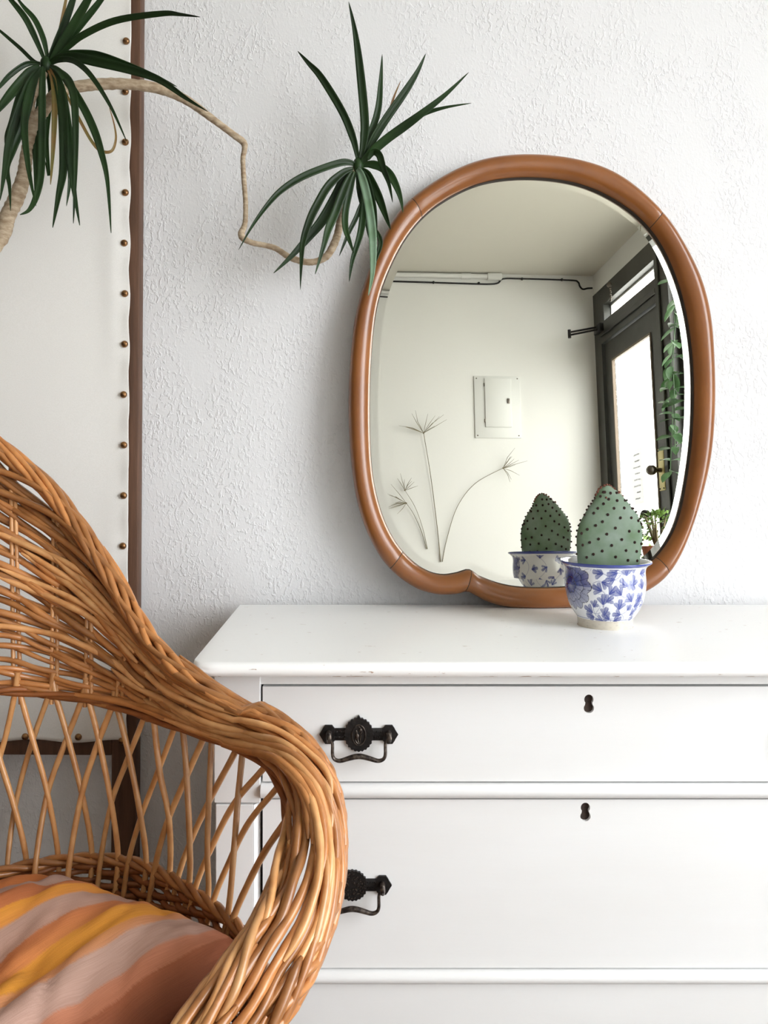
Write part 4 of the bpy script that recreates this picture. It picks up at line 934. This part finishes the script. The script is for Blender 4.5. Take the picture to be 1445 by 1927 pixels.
# seat, apron and legs below the cushion
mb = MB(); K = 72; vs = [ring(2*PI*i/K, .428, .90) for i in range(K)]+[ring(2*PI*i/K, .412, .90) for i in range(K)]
mb.add(vs, [tuple(range(K)), tuple(range(2*K-1,K-1,-1))]+[(i,(i+1)%K,K+(i+1)%K,K+i) for i in range(K)]); cp(mb.build('seat', M['willow_shaded'], smooth=False))
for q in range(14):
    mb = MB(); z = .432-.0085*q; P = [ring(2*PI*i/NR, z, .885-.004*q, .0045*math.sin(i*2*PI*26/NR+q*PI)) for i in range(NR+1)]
    mb.tube(P, .0034, 6, False); cp(mb.build('willow_weaver', M['willow_shaded'], angle=80))
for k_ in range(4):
    a = phs+PI/4+k_*PI/2; mb = MB(); mb.tube([ring(a, .42, .84), ring(a, .2, .86), ring(a, 0, .92)], [.015,.015,.014], 12); cp(mb.build('leg', M['willow_shaded']))
mb = MB(); mb.tube([ring(2*PI*i/48, .13, .84) for i in range(49)], .007, 8, False); cp(mb.build('stretcher', M['willow_shaded']))

# ------------------------------------------------------------------ striped cushion
cu = MB(); A0 = Vector((-.096,.856)); e1 = Vector((-.90,.436)).normalized(); e2 = Vector((-.50,-.866)).normalized(); S1, S2 = .37, .40
N = 90; uvs = []; vs = []; fs = []
def cush(u, v, top):
    pinch = 1-.035*(1-abs(u))*0; uu = u*(1-.03*(1-v*v)); vv = v*(1-.03*(1-u*u))
    p = A0 + e1*S1*(uu+1)/2 + e2*S2*(vv+1)/2
    q = p-cc; a_q = math.atan2(q.x, q.y); lim = .955*float(np.interp(a_q, fa, fr_)); L_q = q.length
    if L_q > lim*.9: q = q*((lim*.9+lim*.1*math.tanh((L_q-lim*.9)/(lim*.1)))/L_q); p = cc+q   # squeezed in by the chair's ring
    h = (max(0, 1-abs(u)**3.2)**.5)*(max(0, 1-abs(v)**3.2)**.5)
    z = .514
    if top:
        z += .052*h + h*(.012*mnoise.noise(Vector((u*1.6+3, v*1.1, 0))) + .010*mnoise.noise(Vector((u*5+v*1.2, v*1.5, 4)))+.004*mnoise.noise(Vector((u*13+v*3, v*3, 7))) - .007*max(0, 1-abs(mnoise.noise(Vector((u*4+v*1.5, v*1.2, 11))))*6))
        z -= .030*math.exp(-(((u-.55)/.20)**2+((v-.25)/.32)**2))*h*1.2
        z += .010*math.exp(-(((u-.2)/.16)**2))*h
    else: z -= .060*h
    z -= .0*(v+1)
    return (p.x, CY+p.y, z)
for top in (1, 0):
    o0 = len(vs)
    for j in range(N+1):
        for i in range(N+1):
            u = math.sin((i/N*2-1)*PI/2); v = math.sin((j/N*2-1)*PI/2)
            vs.append(cush(u, v, top)); uvs.append(((u+1)/2+.02*mnoise.noise(Vector((u*2, v*2, 1)))-.035*math.sin((v+1)*1.2), (v+1)/2))
    for j in range(N):
        for i in range(N): fs.append((o0+j*(N+1)+i, o0+j*(N+1)+i+1, o0+(j+1)*(N+1)+i+1, o0+(j+1)*(N+1)+i))
me = bpy.data.meshes.new('cushion'); me.from_pydata(vs, [], fs)
bm = bmesh.new(); bm.from_mesh(me); ul = bm.loops.layers.uv.new('UVMap')
for f in bm.faces:
    for l in f.loops: l[ul].uv = uvs[l.vert.index]
bmesh.ops.remove_doubles(bm, verts=bm.verts, dist=.00005); bmesh.ops.recalc_face_normals(bm, faces=bm.faces); bm.to_mesh(me); bm.free()
for p in me.polygons: p.use_smooth = True
def stripes():
    m = mat('striped_linen', (200,140,100), .85); nt = m.node_tree; b = nt.nodes['Principled BSDF']
    uv = nt.nodes.new('ShaderNodeUVMap'); sp_ = nt.nodes.new('ShaderNodeSeparateXYZ'); nt.links.new(uv.outputs[0], sp_.inputs[0])
    tc = nt.nodes.new('ShaderNodeTexCoord')
    mpn = nt.nodes.new('ShaderNodeMapping'); mpn.inputs['Scale'].default_value = (60,1.5,1); nt.links.new(uv.outputs[0], mpn.inputs[0])
    n = nt.nodes.new('ShaderNodeTexNoise'); n.inputs['Scale'].default_value = 6; n.inputs['Detail'].default_value = 4; nt.links.new(mpn.outputs[0], n.inputs[0])
    mpx = nt.nodes.new('ShaderNodeMapping'); mpx.inputs['Scale'].default_value = (4,140,1); nt.links.new(uv.outputs[0], mpx.inputs[0])
    nx = nt.nodes.new('ShaderNodeTexNoise'); nx.inputs['Scale'].default_value = 2; nx.inputs['Detail'].default_value = 3; nt.links.new(mpx.outputs[0], nx.inputs[0])
    ma = nt.nodes.new('ShaderNodeMath'); ma.operation = 'MULTIPLY_ADD'; ma.inputs[1].default_value = .018; nt.links.new(nx.outputs[0], ma.inputs[0]); sc2 = nt.nodes.new('ShaderNodeMath'); sc2.operation = 'MULTIPLY_ADD'; sc2.inputs[1].default_value = 1.22; sc2.inputs[2].default_value = -.01; nt.links.new(sp_.outputs[0], sc2.inputs[0]); nt.links.new(sc2.outputs[0], ma.inputs[2])
    r = nt.nodes.new('ShaderNodeValToRGB'); els = r.color_ramp.elements
    bands = [(0,(140,78,50)),(.09,(152,88,58)),(.10,(176,112,82)),(.16,(182,120,92)),(.17,(172,138,124)),(.27,(176,144,130)),(.28,(190,132,94)),(.315,(190,128,78)),(.325,(204,138,46)),(.42,(202,136,50)),(.43,(192,120,66)),(.51,(176,106,64)),(.52,(168,132,116)),(.61,(164,132,118)),(.62,(196,128,56)),(.68,(200,134,46)),(.69,(176,104,60)),(.79,(172,100,56)),(.80,(162,132,118)),(.89,(160,130,120)),(.90,(178,104,52)),(1,(184,108,50))]
    els[0].position = 0; els[0].color = S2L(bands[0][1]); els[1].position = 1; els[1].color = S2L(bands[-1][1])
    bands = [(p_, tuple(min(255, x*1.10) for x in c)) for p_, c in bands]
    for p_, c in bands[1:-1]: e = els.new(p_); e.color = S2L(c)
    nt.links.new(ma.outputs[0], r.inputs[0])
    mx = nt.nodes.new('ShaderNodeMixRGB'); mx.blend_type = 'MULTIPLY'; mx.inputs[0].default_value = .5
    r2 = nt.nodes.new('ShaderNodeValToRGB'); r2.color_ramp.elements[0].position = .3; r2.color_ramp.elements[0].color = (.72,.66,.62,1); r2.color_ramp.elements[1].position = .62; r2.color_ramp.elements[1].color = (1,1,1,1)
    nt.links.new(n.outputs[0], r2.inputs[0]); nt.links.new(r.outputs[0], mx.inputs[1]); nt.links.new(r2.outputs[0], mx.inputs[2]); nt.links.new(mx.outputs[0], b.inputs['Base Color'])
    wv = nt.nodes.new('ShaderNodeTexNoise'); wv.inputs['Scale'].default_value = 900; nt.links.new(tc.outputs['Object'], wv.inputs[0])
    bp = nt.nodes.new('ShaderNodeBump'); bp.inputs['Strength'].default_value = .3; bp.inputs['Distance'].default_value = .0006; nt.links.new(wv.outputs[0], bp.inputs['Height']); nt.links.new(bp.outputs[0], b.inputs['Normal'])
    return m
me.materials.append(stripes()); o = bpy.data.objects.new('cushion', me); COL.objects.link(o)
tag(o, 'orange, ochre and mauve striped linen cushion lying in the wicker chair', 'cushion')
